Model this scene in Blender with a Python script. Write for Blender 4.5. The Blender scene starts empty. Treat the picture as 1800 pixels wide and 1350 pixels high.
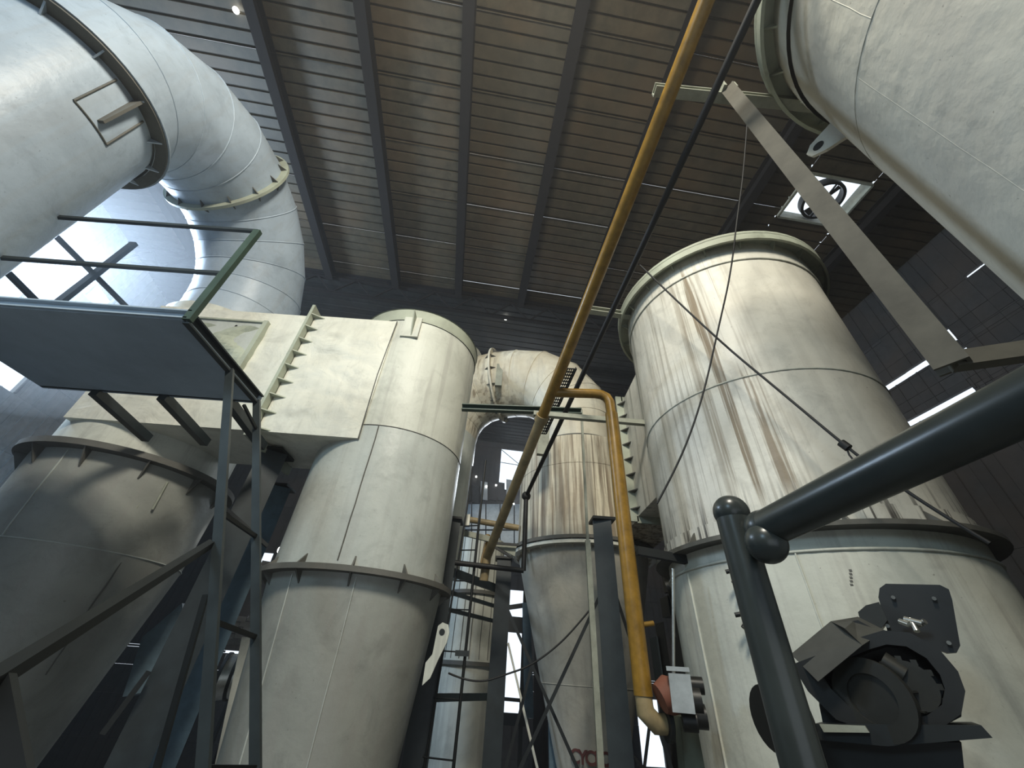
import bpy, bmesh, math, random
import numpy as np
from mathutils import Vector, Matrix
random.seed(7)
C = bpy.context.scene.collection
PI = math.pi

# ------------------------------------------------------------------ camera
F = 680.0
_vp = np.array([65.0, -910.0, F]); _up = _vp/np.linalg.norm(_vp)
_fw = np.array([0, 0, 1.0])-_up[2]*_up; _fw /= np.linalg.norm(_fw)
_rt = np.cross(_fw, _up)
if _rt[0] < 0: _rt = -_rt
RM = np.array([_rt, _fw, _up])                 # image axes (right, down, forward) -> world
cam_d = bpy.data.cameras.new('camera'); cam = bpy.data.objects.new('camera', cam_d); C.objects.link(cam)
cam_d.sensor_width = 36; cam_d.lens = F/1800*36; cam_d.clip_start = 0.02; cam_d.clip_end = 300
cam.matrix_world = Matrix([[RM[i][0], -RM[i][1], -RM[i][2], 0] for i in range(3)]+[[0, 0, 0, 1]])
bpy.context.scene.camera = cam
# ------------------------------------------------------------------ world, lamps, exposure
sc = bpy.context.scene
sc.view_settings.view_transform = 'Standard'; sc.view_settings.look = 'None'
sc.view_settings.gamma = 1; sc.view_settings.use_curve_mapping = False
sc.view_settings.exposure = 0.0
w = bpy.data.worlds.new('overcast_sky'); sc.world = w; w.use_nodes = True
w.node_tree.nodes['Background'].inputs[0].default_value = (0.80, 0.90, 1.0, 1)
w.node_tree.nodes['Background'].inputs[1].default_value = 1.35
def area(name, loc, target, size, power, col, sy=None):
    l = bpy.data.lights.new(name, 'AREA'); l.energy = power; l.color = col; l.shape = 'RECTANGLE'
    l.size = size; l.size_y = sy or size
    o = bpy.data.objects.new(name, l); C.objects.link(o); o.location = loc
    o.rotation_euler = (Vector(target)-Vector(loc)).to_track_quat('-Z', 'Y').to_euler(); return o
area('hall_lamp_high', (-0.4, -2.4, 8.2), (-0.2, 6.0, 3.6), 1.5, 1050, (1.0, 0.95, 0.82), 1.6)
area('window_daylight_front', (-7.5, -7.9, 6.8), (-5.2, 4.0, 4.5), 3.0, 420, (0.50, 0.78, 1.0), 3.0)  # added unseen blue light aimed at the left tank
area('window_daylight_left', (-12.6, 6.0, 8.0), (-4, 4.0, 6), 3.5, 2000, (0.60, 0.78, 1.0), 2.2)
area('window_daylight_back', (1.0, 19.3, 8.0), (0, 8, 3), 2.2, 420, (0.85, 0.93, 1.0), 2.5)
# thin haze of dust filling the hall
_hm = bpy.data.materials.new('dust_haze'); _hm.use_nodes = True; _hn = _hm.node_tree; _hn.nodes.clear()
_ho = _hn.nodes.new('ShaderNodeOutputMaterial'); _hv = _hn.nodes.new('ShaderNodeVolumeScatter'); _hv.inputs['Density'].default_value = 0.0024
_hv.inputs['Anisotropy'].default_value = 0.35; _hv.inputs['Color'].default_value = (0.97, 0.98, 1, 1); _hn.links.new(_hv.outputs[0], _ho.inputs['Volume'])

# ------------------------------------------------------------------ placing helpers: a sight line met with a known height, plane or range
def ray(x, y):
    d = RM @ np.array([x-900.0, y-675.0, F]); return Vector(d/np.linalg.norm(d))
def Pz(x, y, h): d = ray(x, y); return d*(h/d.z)
def Py(x, y, Y): d = ray(x, y); return d*(Y/d.y)
def Px(x, y, X): d = ray(x, y); return d*(X/d.x)
def Pd(x, y, D): d = ray(x, y); return d*(D/math.hypot(d.x, d.y))
BA = math.radians(5.6); E1 = Vector((math.cos(BA), math.sin(BA), 0)); E2 = Vector((-math.sin(BA), math.cos(BA), 0))
def B(u, v, z): return E1*u+E2*v+Vector((0, 0, z))        # building grid
def Pu(x, y, U): d = ray(x, y); return d*(U/d.dot(E1))
def Pv(x, y, V): d = ray(x, y); return d*(V/d.dot(E2))

# ------------------------------------------------------------------ materials
def ns(name):
    m = bpy.data.materials.new(name); m.use_nodes = True; nt = m.node_tree
    return m, nt, nt.nodes['Principled BSDF']
def noise(nt, scale, detail=4, vec=None, rough=0.55, dist=0):
    n = nt.nodes.new('ShaderNodeTexNoise'); n.inputs['Scale'].default_value = scale
    n.inputs['Detail'].default_value = detail; n.inputs['Roughness'].default_value = rough
    n.inputs['Distortion'].default_value = dist
    if vec: nt.links.new(vec, n.inputs['Vector'])
    return n.outputs['Fac']
def mapr(nt, v, a, b, c=0.0, d=1.0):
    n = nt.nodes.new('ShaderNodeMapRange'); nt.links.new(v, n.inputs[0])
    for i, x in enumerate((a, b, c, d)): n.inputs[i+1].default_value = x
    return n.outputs[0]
def math_(nt, op, a, b):
    n = nt.nodes.new('ShaderNodeMath'); n.operation = op
    for i, x in enumerate((a, b)):
        if isinstance(x, (int, float)): n.inputs[i].default_value = x
        else: nt.links.new(x, n.inputs[i])
    return n.outputs[0]
def mix(nt, f, a, b):
    n = nt.nodes.new('ShaderNodeMix'); n.data_type = 'RGBA'
    if isinstance(f, (int, float)): n.inputs[0].default_value = f
    else: nt.links.new(f, n.inputs[0])
    for i, x in ((6, a), (7, b)):
        if isinstance(x, tuple): n.inputs[i].default_value = (*x, 1)
        else: nt.links.new(x, n.inputs[i])
    return n.outputs[2]
def coords(nt, scale=(1, 1, 1)):
    t = nt.nodes.new('ShaderNodeTexCoord'); g = nt.nodes.new('ShaderNodeNewGeometry')
    mp = nt.nodes.new('ShaderNodeMapping'); mp.inputs['Scale'].default_value = scale
    nt.links.new(g.outputs['Position'], mp.inputs[0]); return mp.outputs[0]
def paint(name, c1, c2, rough=0.5, streaks=(), bump=0.08, bscale=6, metal=0.0, crumple=0.0, spec=0.35):
    """weathered paint: two blotched tones, fine dirt, rain and rust streaks = (strength, colour, density, zlo, zhi, point, radius)"""
    m, nt, b = ns(name)
    v = coords(nt); f = noise(nt, 0.9, 6, v, 0.6, 0.4)
    col = mix(nt, mapr(nt, f, 0.36, 0.66), c1, c2)
    d = noise(nt, 9, 8, v, 0.72); col = mix(nt, mapr(nt, d, 0.56, 0.80, 0, 0.30), col, tuple(x*0.45 for x in c1))
    sp = noise(nt, 38, 3, v, 0.6); col = mix(nt, mapr(nt, sp, 0.69, 0.74, 0, 0.5), col, (0.06, 0.05, 0.04))
    vs0 = coords(nt, (7, 7, 0.35)); vs1 = coords(nt, (15, 15, 0.30))
    mo = noise(nt, 2.6, 7, v, 0.68, 0.8); col = mix(nt, mapr(nt, mo, 0.52, 0.78, 0, 0.55), col, tuple(x*0.62 for x in c2))
    for (st, sc_, dens, zl, zh, pt, rad) in streaks:
        s = noise(nt, abs(dens), 5, vs1 if dens < 0 else vs0, 0.6, 0.25)
        k = mapr(nt, s, 0.53, 0.60, 0, st) if dens < 0 else mapr(nt, s, 0.50, 0.62, 0, st)
        g = nt.nodes.new('ShaderNodeNewGeometry'); sx = nt.nodes.new('ShaderNodeSeparateXYZ'); nt.links.new(g.outputs['Position'], sx.inputs[0])
        if zl is not None:
            e = math_(nt, 'MULTIPLY', mapr(nt, sx.outputs[2], zl-0.25, zl+0.05), mapr(nt, sx.outputs[2], zh+0.05, zh-0.35))
            k = math_(nt, 'MULTIPLY', k, e)
        if pt is not None:
            cx = nt.nodes.new('ShaderNodeCombineXYZ'); nt.links.new(sx.outputs[0], cx.inputs[0]); nt.links.new(sx.outputs[1], cx.inputs[1])
            dn = nt.nodes.new('ShaderNodeVectorMath'); dn.operation = 'DISTANCE'; nt.links.new(cx.outputs[0], dn.inputs[0])
            dn.inputs[1].default_value = (pt[0], pt[1], 0)
            k = math_(nt, 'MULTIPLY', k, mapr(nt, dn.outputs['Value'], rad, rad*0.45))
        col = mix(nt, k, col, sc_)
    nt.links.new(col, b.inputs['Base Color']); b.inputs['Roughness'].default_value = rough
    b.inputs['Metallic'].default_value = metal; b.inputs['Specular IOR Level'].default_value = spec
    h = noise(nt, bscale, 5, v, 0.5)
    if crumple: h = math_(nt, 'ADD', h, math_(nt, 'MULTIPLY', noise(nt, 2.3, 3, v, 0.5, 1.2), crumple))
    bp = nt.nodes.new('ShaderNodeBump'); bp.inputs['Strength'].default_value = bump; bp.inputs['Distance'].default_value = 0.1
    nt.links.new(h, bp.inputs['Height']); nt.links.new(bp.outputs[0], b.inputs['Normal'])
    return m
def plain(name, c, rough=0.6, metal=0.0, var=0.35, scale=5, rand=0.0):
    m, nt, b = ns(name); v = coords(nt)
    col = mix(nt, mapr(nt, noise(nt, scale, 5, v, 0.65), 0.35, 0.7), c, tuple(x*(1-var) for x in c))
    if rand:
        oi = nt.nodes.new('ShaderNodeObjectInfo')
        col = mix(nt, mapr(nt, oi.outputs['Random'], 0, 1, 0, rand), col, tuple(x*0.45 for x in c))
        col = mix(nt, mapr(nt, noise(nt, 0.5, 3, v), 0.45, 0.7, 0, 0.6), col, (c[0]*1.25, c[1]*0.95, c[2]*0.75))
    nt.links.new(col, b.inputs['Base Color']); b.inputs['Roughness'].default_value = rough; b.inputs['Metallic'].default_value = metal
    b.inputs['Specular IOR Level'].default_value = 0.35
    return m
GREY = (0.27, 0.255, 0.23); BROWN = (0.16, 0.11, 0.065); DIRT = (0.10, 0.09, 0.075)
M = {}
M['tank'] = paint('weathered_cream_paint', (0.58, 0.585, 0.51), (0.46, 0.465, 0.40), 0.5, [(0.35, GREY, 1.0, None, None, None, 0)])
M['left'] = paint('weathered_grey_paint', (0.46, 0.48, 0.44), (0.36, 0.38, 0.35), 0.42, [(0.2, GREY, 1.0, None, None, None, 0)])
M['tall'] = paint('bluish_grey_paint', (0.38, 0.45, 0.52), (0.29, 0.345, 0.40), 0.42, [(0.15, GREY, 1.0, None, None, None, 0)])  # blue of the window light is mixed into this tank and gooseneck colour
M['lcone'] = paint('dull_grey_cone_paint', (0.31, 0.315, 0.28), (0.235, 0.24, 0.215), 0.40, [(0.3, GREY, 1.0, None, None, None, 0)])  # shade from above is put into this darker cone colour
M['duct'] = paint('crumpled_cream_cladding', (0.68, 0.67, 0.58), (0.55, 0.54, 0.46), 0.42, [(0.12, GREY, 1.0, None, None, None, 0)], 0.22, 1.2, crumple=1.4)
M['right'] = paint('streaked_cream_paint', (0.68, 0.66, 0.58), (0.54, 0.52, 0.45), 0.45,
    [(0.65, (0.19, 0.185, 0.15), 1.3, 0.9, 4.95, (2.1, 4.85), 1.05), (0.95, (0.20, 0.155, 0.10), -0.7, 1.5, 4.9, (2.40, 3.32), 0.42), (0.45, (0.22, 0.19, 0.14), -1.6, 0.9, 4.9, (2.2, 3.6), 0.9),
     (0.95, (0.05, 0.045, 0.04), -1.3, 1.0, 1.55, None, 0), (0.15, GREY, 0.8, None, None, None, 0)])
M['near'] = paint('dusty_cream_paint', (0.47, 0.45, 0.375), (0.40, 0.375, 0.315), 0.6, [(0.12, GREY, 0.8, None, None, None, 0)], 0.15)
M['mid'] = paint('rust_streaked_paint', (0.62, 0.57, 0.44), (0.50, 0.44, 0.33), 0.6,
    [(0.75, BROWN, 1.2, 1.9, 4.3, None, 0), (0.7, (0.09, .06, .035), -0.9, 1.9, 4.3, None, 0), (0.5, DIRT, 0.8, 1.9, 4.3, None, 0)])
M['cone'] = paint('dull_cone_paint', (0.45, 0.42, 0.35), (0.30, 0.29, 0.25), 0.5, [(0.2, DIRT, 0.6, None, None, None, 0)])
M['arch'] = paint('scorched_duct_paint', (0.62, 0.59, 0.48), (0.48, 0.42, 0.31), 0.5,
    [(0.75, (0.13, 0.09, 0.05), 1.0, 5.0, 8.0, (-1.1, 9.0), 1.9), (0.3, GREY, 0.8, None, None, None, 0)])
M['flange'] = paint('greenish_grey_flange_paint', (0.40, 0.43, 0.34), (0.27, 0.28, 0.22), 0.6)
M['dirty'] = paint('sooty_flange_paint', (0.13, 0.125, 0.11), (0.07, 0.07, 0.06), 0.7)  # also carries the painted shade under the left tank flange
M['frame'] = plain('dark_blue_grey_paint', (0.026, 0.034, 0.037), 0.45)
M['frame2'] = plain('faded_blue_paint', (0.11, 0.17, 0.21), 0.5)
M['dark'] = plain('dark_painted_steel', (0.009, 0.011, 0.011), 0.5)
M['green'] = plain('dark_green_paint', (0.045, 0.075, 0.055), 0.5)
M['pale_bar'] = plain('pale_green_grey_paint', (0.30, 0.31, 0.25), 0.6)
M['tan_bar'] = plain('rusty_tan_channel_paint', (0.085, 0.078, 0.06), 0.85)
M['rail'] = plain('dark_grey_gloss_paint', (0.040, 0.046, 0.043), 0.28)
M['yellow'] = plain('ochre_yellow_paint', (0.26, 0.145, 0.022), 0.33, var=0.45, scale=7)
M['yellow2'] = plain('dusty_ochre_paint', (0.30, 0.23, 0.12), 0.5, var=0.5, scale=4)
M['black'] = plain('black_cable', (0.012, 0.012, 0.012), 0.6)
M['platform'] = plain('blue_grey_plate', (0.34, 0.42, 0.50), 0.6, var=0.25, scale=1.2)  # bluish haze and glare are put into the plate colour
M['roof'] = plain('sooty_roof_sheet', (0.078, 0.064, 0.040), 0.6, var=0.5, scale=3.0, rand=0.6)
M['roofdark'] = plain('blackened_roof_sheet', (0.034, 0.034, 0.031), 0.6, var=0.5, scale=3.0, rand=0.6)  # darker copy of the roof sheet, shade beyond the ridge in its colour
M['roofbeam'] = plain('brown_black_beam', (0.008, 0.006, 0.005), 0.95)
M['wall'] = plain('grimy_wall_cladding', (0.05, 0.05, 0.05), 0.8, rand=0.5)
M['palewall'] = plain('pale_translucent_cladding', (0.42, 0.47, 0.50), 0.5, rand=0.4)
M['concrete'] = plain('stained_concrete', (0.18, 0.17, 0.155), 0.85)
M['machine'] = plain('oily_black_metal', (0.013, 0.013, 0.012), 0.42)
M['machine2'] = plain('worn_dark_casting', (0.03, 0.03, 0.026), 0.4, metal=0.3)
M['guard'] = plain('dusty_dark_guard', (0.050, 0.050, 0.043), 0.6)
M['chrome'] = plain('scuffed_bright_metal', (0.55, 0.55, 0.50), 0.3, metal=0.9)
M['rust'] = plain('red_oxide_casting', (0.17, 0.06, 0.035), 0.7)
M['brick'] = plain('pale_dusty_brick', (0.33, 0.31, 0.28), 0.9, rand=0.6)
M['red'] = plain('dark_red_stencil_paint', (0.11, 0.035, 0.03), 0.7)
M['olive'] = plain('olive_panel_paint', (0.10, 0.11, 0.075), 0.6)
M['glow'] = bpy.data.materials.new('lit_lamp'); M['glow'].use_nodes = True
_b = M['glow'].node_tree.nodes['Principled BSDF']; _b.inputs['Emission Color'].default_value = (1, 1, 0.92, 1); _b.inputs['Emission Strength'].default_value = 12  # lamp lens, and discs that glow in place of daylight
m, nt, b = ns('translucent_roof_light'); b.inputs['Base Color'].default_value = (0.8, 0.85, 0.88, 1); b.inputs['Transmission Weight'].default_value = 0.6; b.inputs['Roughness'].default_value = 0.6; M['glass'] = m

# ------------------------------------------------------------------ mesh building
class MB:
    def __init__(s): s.v = []; s.f = []; s.sm = []
    def add(s, vs, fs, smooth=False):
        n = len(s.v); s.v += [tuple(x) for x in vs]; s.f += [tuple(i+n for i in f) for f in fs]; s.sm += [smooth]*len(fs); return s
    def box(s, c, ax, ay, az_):      # centre, three half-axis vectors
        c = Vector(c); ax = Vector(ax); ay = Vector(ay); az_ = Vector(az_)
        if ax.cross(ay).dot(az_) < 0: ax = -ax
        vs = [c+ax*i+ay*j+az_*k for k in (-1, 1) for j in (-1, 1) for i in (-1, 1)]
        return s.add(vs, [(0, 2, 3, 1), (4, 5, 7, 6), (0, 1, 5, 4), (2, 6, 7, 3), (0, 4, 6, 2), (1, 3, 7, 5)])
    def abox(s, x0, x1, y0, y1, z0, z1):
        return s.box(((x0+x1)/2, (y0+y1)/2, (z0+z1)/2), ((x1-x0)/2, 0, 0), (0, (y1-y0)/2, 0), (0, 0, (z1-z0)/2))
    def bar(s, p, q, w, h, up=(0, 0, 1)):
        p = Vector(p); q = Vector(q); d = (q-p); a = d.normalized(); u = Vector(up)
        if abs(a.dot(u)) > 0.98: u = Vector((0, 1, 0))
        sd = a.cross(u).normalized(); u = sd.cross(a)
        return s.box((p+q)/2, d/2, sd*w/2, u*h/2)
    def ibeam(s, p, q, w, h, up=(0, 0, 1), t=0.02):
        p = Vector(p); q = Vector(q); a = (q-p).normalized(); u = Vector(up)
        if abs(a.dot(u)) > 0.98: u = Vector((0, 1, 0))
        sd = a.cross(u).normalized(); u = sd.cross(a)
        s.bar(p+u*(h/2-t/2), q+u*(h/2-t/2), w, t, u); s.bar(p-u*(h/2-t/2), q-u*(h/2-t/2), w, t, u); s.bar(p, q, t, h-2*t, u); return s
    def channel(s, p, q, w, h, up=(0, 0, 1), t=0.015):
        p = Vector(p); q = Vector(q); a = (q-p).normalized(); u = Vector(up)
        if abs(a.dot(u)) > 0.98: u = Vector((0, 1, 0))
        sd = a.cross(u).normalized(); u = sd.cross(a)
        s.bar(p+u*(h/2-t/2), q+u*(h/2-t/2), w, t, u); s.bar(p-u*(h/2-t/2), q-u*(h/2-t/2), w, t, u)
        s.bar(p-sd*(w/2-t/2), q-sd*(w/2-t/2), t, h-2*t, u); return s
    def sweep(s, pts, radii, seg=16, caps=True, closed=False):
        pts = [Vector(p) for p in pts]; n = len(pts)
        if isinstance(radii, (int, float)): radii = [radii]*n
        rings = []; prev = None
        for i, p in enumerate(pts):
            if closed: t = (pts[(i+1) % n]-pts[i-1]).normalized()
            else:
                a = (pts[i]-pts[i-1]).normalized() if i else None; b_ = (pts[i+1]-pts[i]).normalized() if i < n-1 else None
                t = (a+b_).normalized() if (a and b_) else (a or b_)
            if prev is None:
                nx = t.cross(Vector((0, 0, 1)) if abs(t.z) < 0.9 else Vector((0, 1, 0))).normalized()
            else: nx = (prev-t*prev.dot(t)).normalized()
            prev = nx; ny = t.cross(nx)
            sc_ = 1.0
            if not closed and 0 < i < n-1:
                c_ = a.dot(t); sc_ = 1/max(c_, 0.5)
                bend = (b_-a); bend = bend.normalized() if bend.length > 1e-6 else None
            else: bend = None
            ring = []
            for k in range(seg):
                o = (nx*math.cos(2*PI*k/seg)+ny*math.sin(2*PI*k/seg))*radii[i]
                if bend is not None: o = o+bend*(o.dot(bend))*(sc_-1)
                ring.append(p+o)
            rings.append(ring)
        vs = [v for r in rings for v in r]; fs = []
        m = n if closed else n-1
        for i in range(m):
            j = (i+1) % n
            for k in range(seg):
                k2 = (k+1) % seg; fs.append((i*seg+k, i*seg+k2, j*seg+k2, j*seg+k))
        s.add(vs, fs, True)
        if caps and not closed:
            s.add(rings[0], [tuple(range(seg-1, -1, -1))]); s.add(rings[-1], [tuple(range(seg))])
        return s
    def tube(s, p, q, r, r2=None, seg=16): return s.sweep([p, q], [r, r if r2 is None else r2], seg)
    def lathe(s, cx, cy, prof, seg=64, smooth=True, axis=None):
        """prof: list of (r, z), surface of revolution about the vertical through (cx, cy); sharp between spans"""
        for (r0, z0), (r1, z1) in zip(prof[:-1], prof[1:]):
            vs = []; fs = []
            for k in range(seg):
                a = 2*PI*k/seg; vs += [(cx+r0*math.cos(a), cy+r0*math.sin(a), z0), (cx+r1*math.cos(a), cy+r1*math.sin(a), z1)]
            for k in range(seg):
                j = (k+1) % seg; fs.append((2*k, 2*j, 2*j+1, 2*k+1))
            s.add(vs, fs, smooth)
        return s
    def ring(s, cx, cy, ri, ro, z0, z1, seg=64):
        return s.lathe(cx, cy, [(ri, z0), (ro, z0), (ro, z1), (ri, z1), (ri, z0)], seg)
    def oring(s, c, ax, ri, ro, t, seg=48):      # flat ring about an arbitrary axis
        c = Vector(c); ax = Vector(ax).normalized(); nx = ax.cross(Vector((0, 0, 1)) if abs(ax.z) < 0.9 else Vector((0, 1, 0))).normalized(); ny = ax.cross(nx)
        pr = [(ri, -t/2), (ro, -t/2), (ro, t/2), (ri, t/2), (ri, -t/2)]
        for (r0, z0), (r1, z1) in zip(pr[:-1], pr[1:]):
            vs = []; fs = []
            for k in range(seg):
                a = 2*PI*k/seg; d = nx*math.cos(a)+ny*math.sin(a); vs += [c+d*r0+ax*z0, c+d*r1+ax*z1]
            for k in range(seg):
                j = (k+1) % seg; fs.append((2*k, 2*k+1, 2*j+1, 2*j))
            s.add(vs, fs, True)
        return s
    def prism(s, poly, ext):
        poly = [Vector(p) for p in poly]; ext = Vector(ext); n = len(poly)
        nrm = Vector((0, 0, 0))
        for i in range(n): nrm += poly[i].cross(poly[(i+1) % n])
        if nrm.dot(ext) > 0: poly = poly[::-1]
        vs = poly+[p+ext for p in poly]
        fs = [tuple(range(n)), tuple(range(2*n-1, n-1, -1))]+[(i, i+n, (i+1) % n+n, (i+1) % n)[::1] for i in range(n)]
        return s.add(vs, fs)
    def mesh(s, name, mat):
        me = bpy.data.meshes.new(name); me.from_pydata(s.v, [], s.f); me.polygons.foreach_set('use_smooth', s.sm)
        me.materials.append(mat); me.update(); return me
    def build(s, name, mat, parent=None, kind=None, label=None, fix=True):
        me = s.mesh(name, mat)
        if fix:
            bm = bmesh.new(); bm.from_mesh(me); bmesh.ops.recalc_face_normals(bm, faces=bm.faces); bm.to_mesh(me); bm.free()
        o = bpy.data.objects.new(name, me); C.objects.link(o)
        if parent is not None: put(o, parent)
        if kind: o['kind'] = kind
        if label: o['label'] = label
        return o
def wloc(o):
    v = Vector(o.location)
    return v if o.parent is None else v+wloc(o.parent)
def put(o, parent, mw=None):
    o.parent = parent; base = wloc(parent)
    mw = mw if mw is not None else Matrix.Identity(4)
    o.matrix_local = Matrix.Translation(-base) @ mw
def inst(me, name, parent, mw, label=None):
    o = bpy.data.objects.new(name, me); C.objects.link(o); put(o, parent, mw)
    if label: o['label'] = label
    return o
def thing(name, label, cat, loc=(0, 0, 0), group=None):
    o = bpy.data.objects.new(name, None); C.objects.link(o); o.location = loc; o.empty_display_size = 0.1
    o['label'] = label; o['category'] = cat
    if group: o['group'] = group
    return o
def single(mb, name, mat, label, cat, group=None):
    o = mb.build(name, mat); o['label'] = label; o['category'] = cat
    if group: o['group'] = group
    return o
def struct(mb, name, mat, label):
    o = mb.build(name, mat); o['kind'] = 'structure'; o['label'] = label; return o
def gusset_mesh(w_, h_, t, mat):     # triangular rib: +x outward, from z=0 to z=h
    return MB().prism([(0, -t/2, 0), (w_, -t/2, 0), (0, -t/2, h_)], (0, t, 0)).mesh('gusset', mat)
def gussets(parent, cx, cy, r, z, w_, h_, n, mat, a0=0.0, down=False, name='gusset'):
    me = gusset_mesh(w_, h_, 0.018, mat)
    for k in range(n):
        a = a0+2*PI*k/n
        mw = Matrix.Translation((cx+r*math.cos(a), cy+r*math.sin(a), z)) @ Matrix.Rotation(a, 4, 'Z')
        if down: mw = mw @ Matrix.Rotation(PI, 4, 'X')
        inst(me, name, parent, mw)
def seam_ring(parent, cx, cy, r, z, mat, t=0.012):
    MB().sweep([(cx+r*math.cos(2*PI*k/64), cy+r*math.sin(2*PI*k/64), z) for k in range(64)], t, 6, closed=True).build('weld_seam', mat, parent)
def vert_seam(parent, cx, cy, az_deg, r0, z0, r1, z1, mat, t=0.008, wob=0.006):
    a = math.radians(az_deg); n = 8; pts = []
    for i in range(n+1):
        f = i/n; r = r0+(r1-r0)*f; aa = a+random.uniform(-wob, wob)
        pts.append((cx+r*math.sin(aa), cy+r*math.cos(aa), z0+(z1-z0)*f))
    MB().sweep(pts, t, 6).build('weld_seam', mat, parent)

# ------------------------------------------------------------------ the setting
ZR = 12.0
def sheet_mb(u0, u1, v0, v1, z0, z1, pitch=0.308, h=0.055, flip=1):
    """ribbed sheet, ribs run along u"""
    mb = MB(); n = max(1, round((v1-v0)/pitch)); p = (v1-v0)/n; prof = []
    for i in range(n):
        a = v0+i*p; prof += [(a, 0), (a+p*0.80, 0), (a+p*0.85, h), (a+p*0.95, h)]
    prof.append((v1, 0)); t = 0.006
    def zz(v): return z0+(z1-z0)*(v-v0)/(v1-v0)
    for (va, ha), (vb, hb) in zip(prof[:-1], prof[1:]):
        mb.add([B(u0, va, zz(va)+ha), B(u1, va, zz(va)+ha), B(u1, vb, zz(vb)+hb), B(u0, vb, zz(vb)+hb)], [(0, 1, 2, 3)])
    # downturned lap edge where one sheet laps the next
    mb.add([B(u0, v0, zz(v0)), B(u1, v0, zz(v0)), B(u1, v0, zz(v0)-0.03), B(u0, v0, zz(v0)-0.03)], [(0, 1, 2, 3)])
    return mb
ceiling = thing('ceiling', 'sooty ribbed metal roof over the whole plant hall', 'roof', B(0, 4, ZR)); ceiling['kind'] = 'structure'; del ceiling['category']
us = [-16.1, -11.2, -6.26, -1.33, 3.6, 8.5, 10.53, 15.0]
vrow = 2.13
vs_ = [vrow+1.54*k for k in range(-7, 6)]      # -2.49 .. 9.83
vs_.append(10.43)
VU0, VU1, VV0, VV1 = 8.55, 10.53, 4.13, 5.46
for i in range(len(us)-1):
    u0, u1 = us[i], us[i+1]
    if abs(u0-8.5) < 0.1:
        rows = [(-8.65, -5.57), (-5.57, -2.49), (-2.49, -0.95), (-0.95, 0.59), (0.59, 2.13), (2.13, 3.67), (3.67, 4.13), (5.46, 6.75), (6.75, 8.29), (8.29, 9.83), (9.83, 10.43)]
    else: rows = list(zip(vs_[:-1], vs_[1:]))
    for v0, v1 in rows:
        dz = random.uniform(0, 0.015)
        sheet_mb(u0, u1, v0, v1, ZR+dz, ZR+dz).build('roof_sheet', M['roof'], ceiling, fix=False)
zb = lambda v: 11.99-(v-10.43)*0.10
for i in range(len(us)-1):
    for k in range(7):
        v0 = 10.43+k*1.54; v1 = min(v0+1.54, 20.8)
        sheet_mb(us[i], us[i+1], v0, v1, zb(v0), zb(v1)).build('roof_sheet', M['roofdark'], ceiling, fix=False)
MB().box(B(-.5, 10.43, 11.955), E1*15.5, E2*.12, (0, 0, .012)).build('flashing_strip', M['roofbeam'], ceiling)  # dark strip added to block the bright line where the roof breaks
# roof beams
blabels = ['dark roof beam passing behind the top of the big left elbow duct', 'second long dark roof beam from the left, right of the white elbow duct',
           'long dark roof beam left of the centre of the roof', 'long dark roof beam running down the middle of the roof',
           'dark roof beam just left of the yellow overhead pipe', 'roof beam in shadow right of the black overhead pipe', 'roof beam in shadow left of the roof fan', 'roof beam in shadow right of the roof fan']
for k, u in enumerate([-11.1, -6.24, -3.75, -1.34, 1.12, 3.6, 7.2, 11.2]):
    single(MB().ibeam(B(u, -8.6, ZR-0.20), B(u, 10.4, ZR-0.20), 0.26, 0.40), 'roof_beam', M['roofbeam'], blabels[k], 'roof beam')
for k, (v, z) in enumerate([(10.43, 11.7), (14.2, 11.25)]):
    t = thing('roof_truss', ['deep dark cross truss at the far end of the ribbed near roof', 'thin dark cross truss in the gloom behind the arched duct'][k], 'roof truss', B(0, v, z))
    MB().ibeam(B(-15, v, z+0.1), B(15, v, z+0.1), 0.15, 0.16).build('top_chord', M['roofbeam'], t)
    MB().ibeam(B(-15, v, z-0.75), B(15, v, z-0.75), 0.12, 0.12).build('bottom_chord', M['roofbeam'], t)
    for j in range(20):
        a = -15+j*1.5; MB().bar(B(a, v, z-0.75), B(a+0.75, v, z+0.1), 0.05, 0.05).build('web_bar', M['roofbeam'], t); MB().bar(B(a+1.5, v, z-0.75), B(a+0.75, v, z+0.1), 0.05, 0.05).build('web_bar', M['roofbeam'], t)
# floor
struct(MB().box(B(0, 6, -4.1), E1*16, E2*15, (0, 0, 0.1)), 'floor', M['concrete'], 'stained concrete floor of the plant hall')

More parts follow.
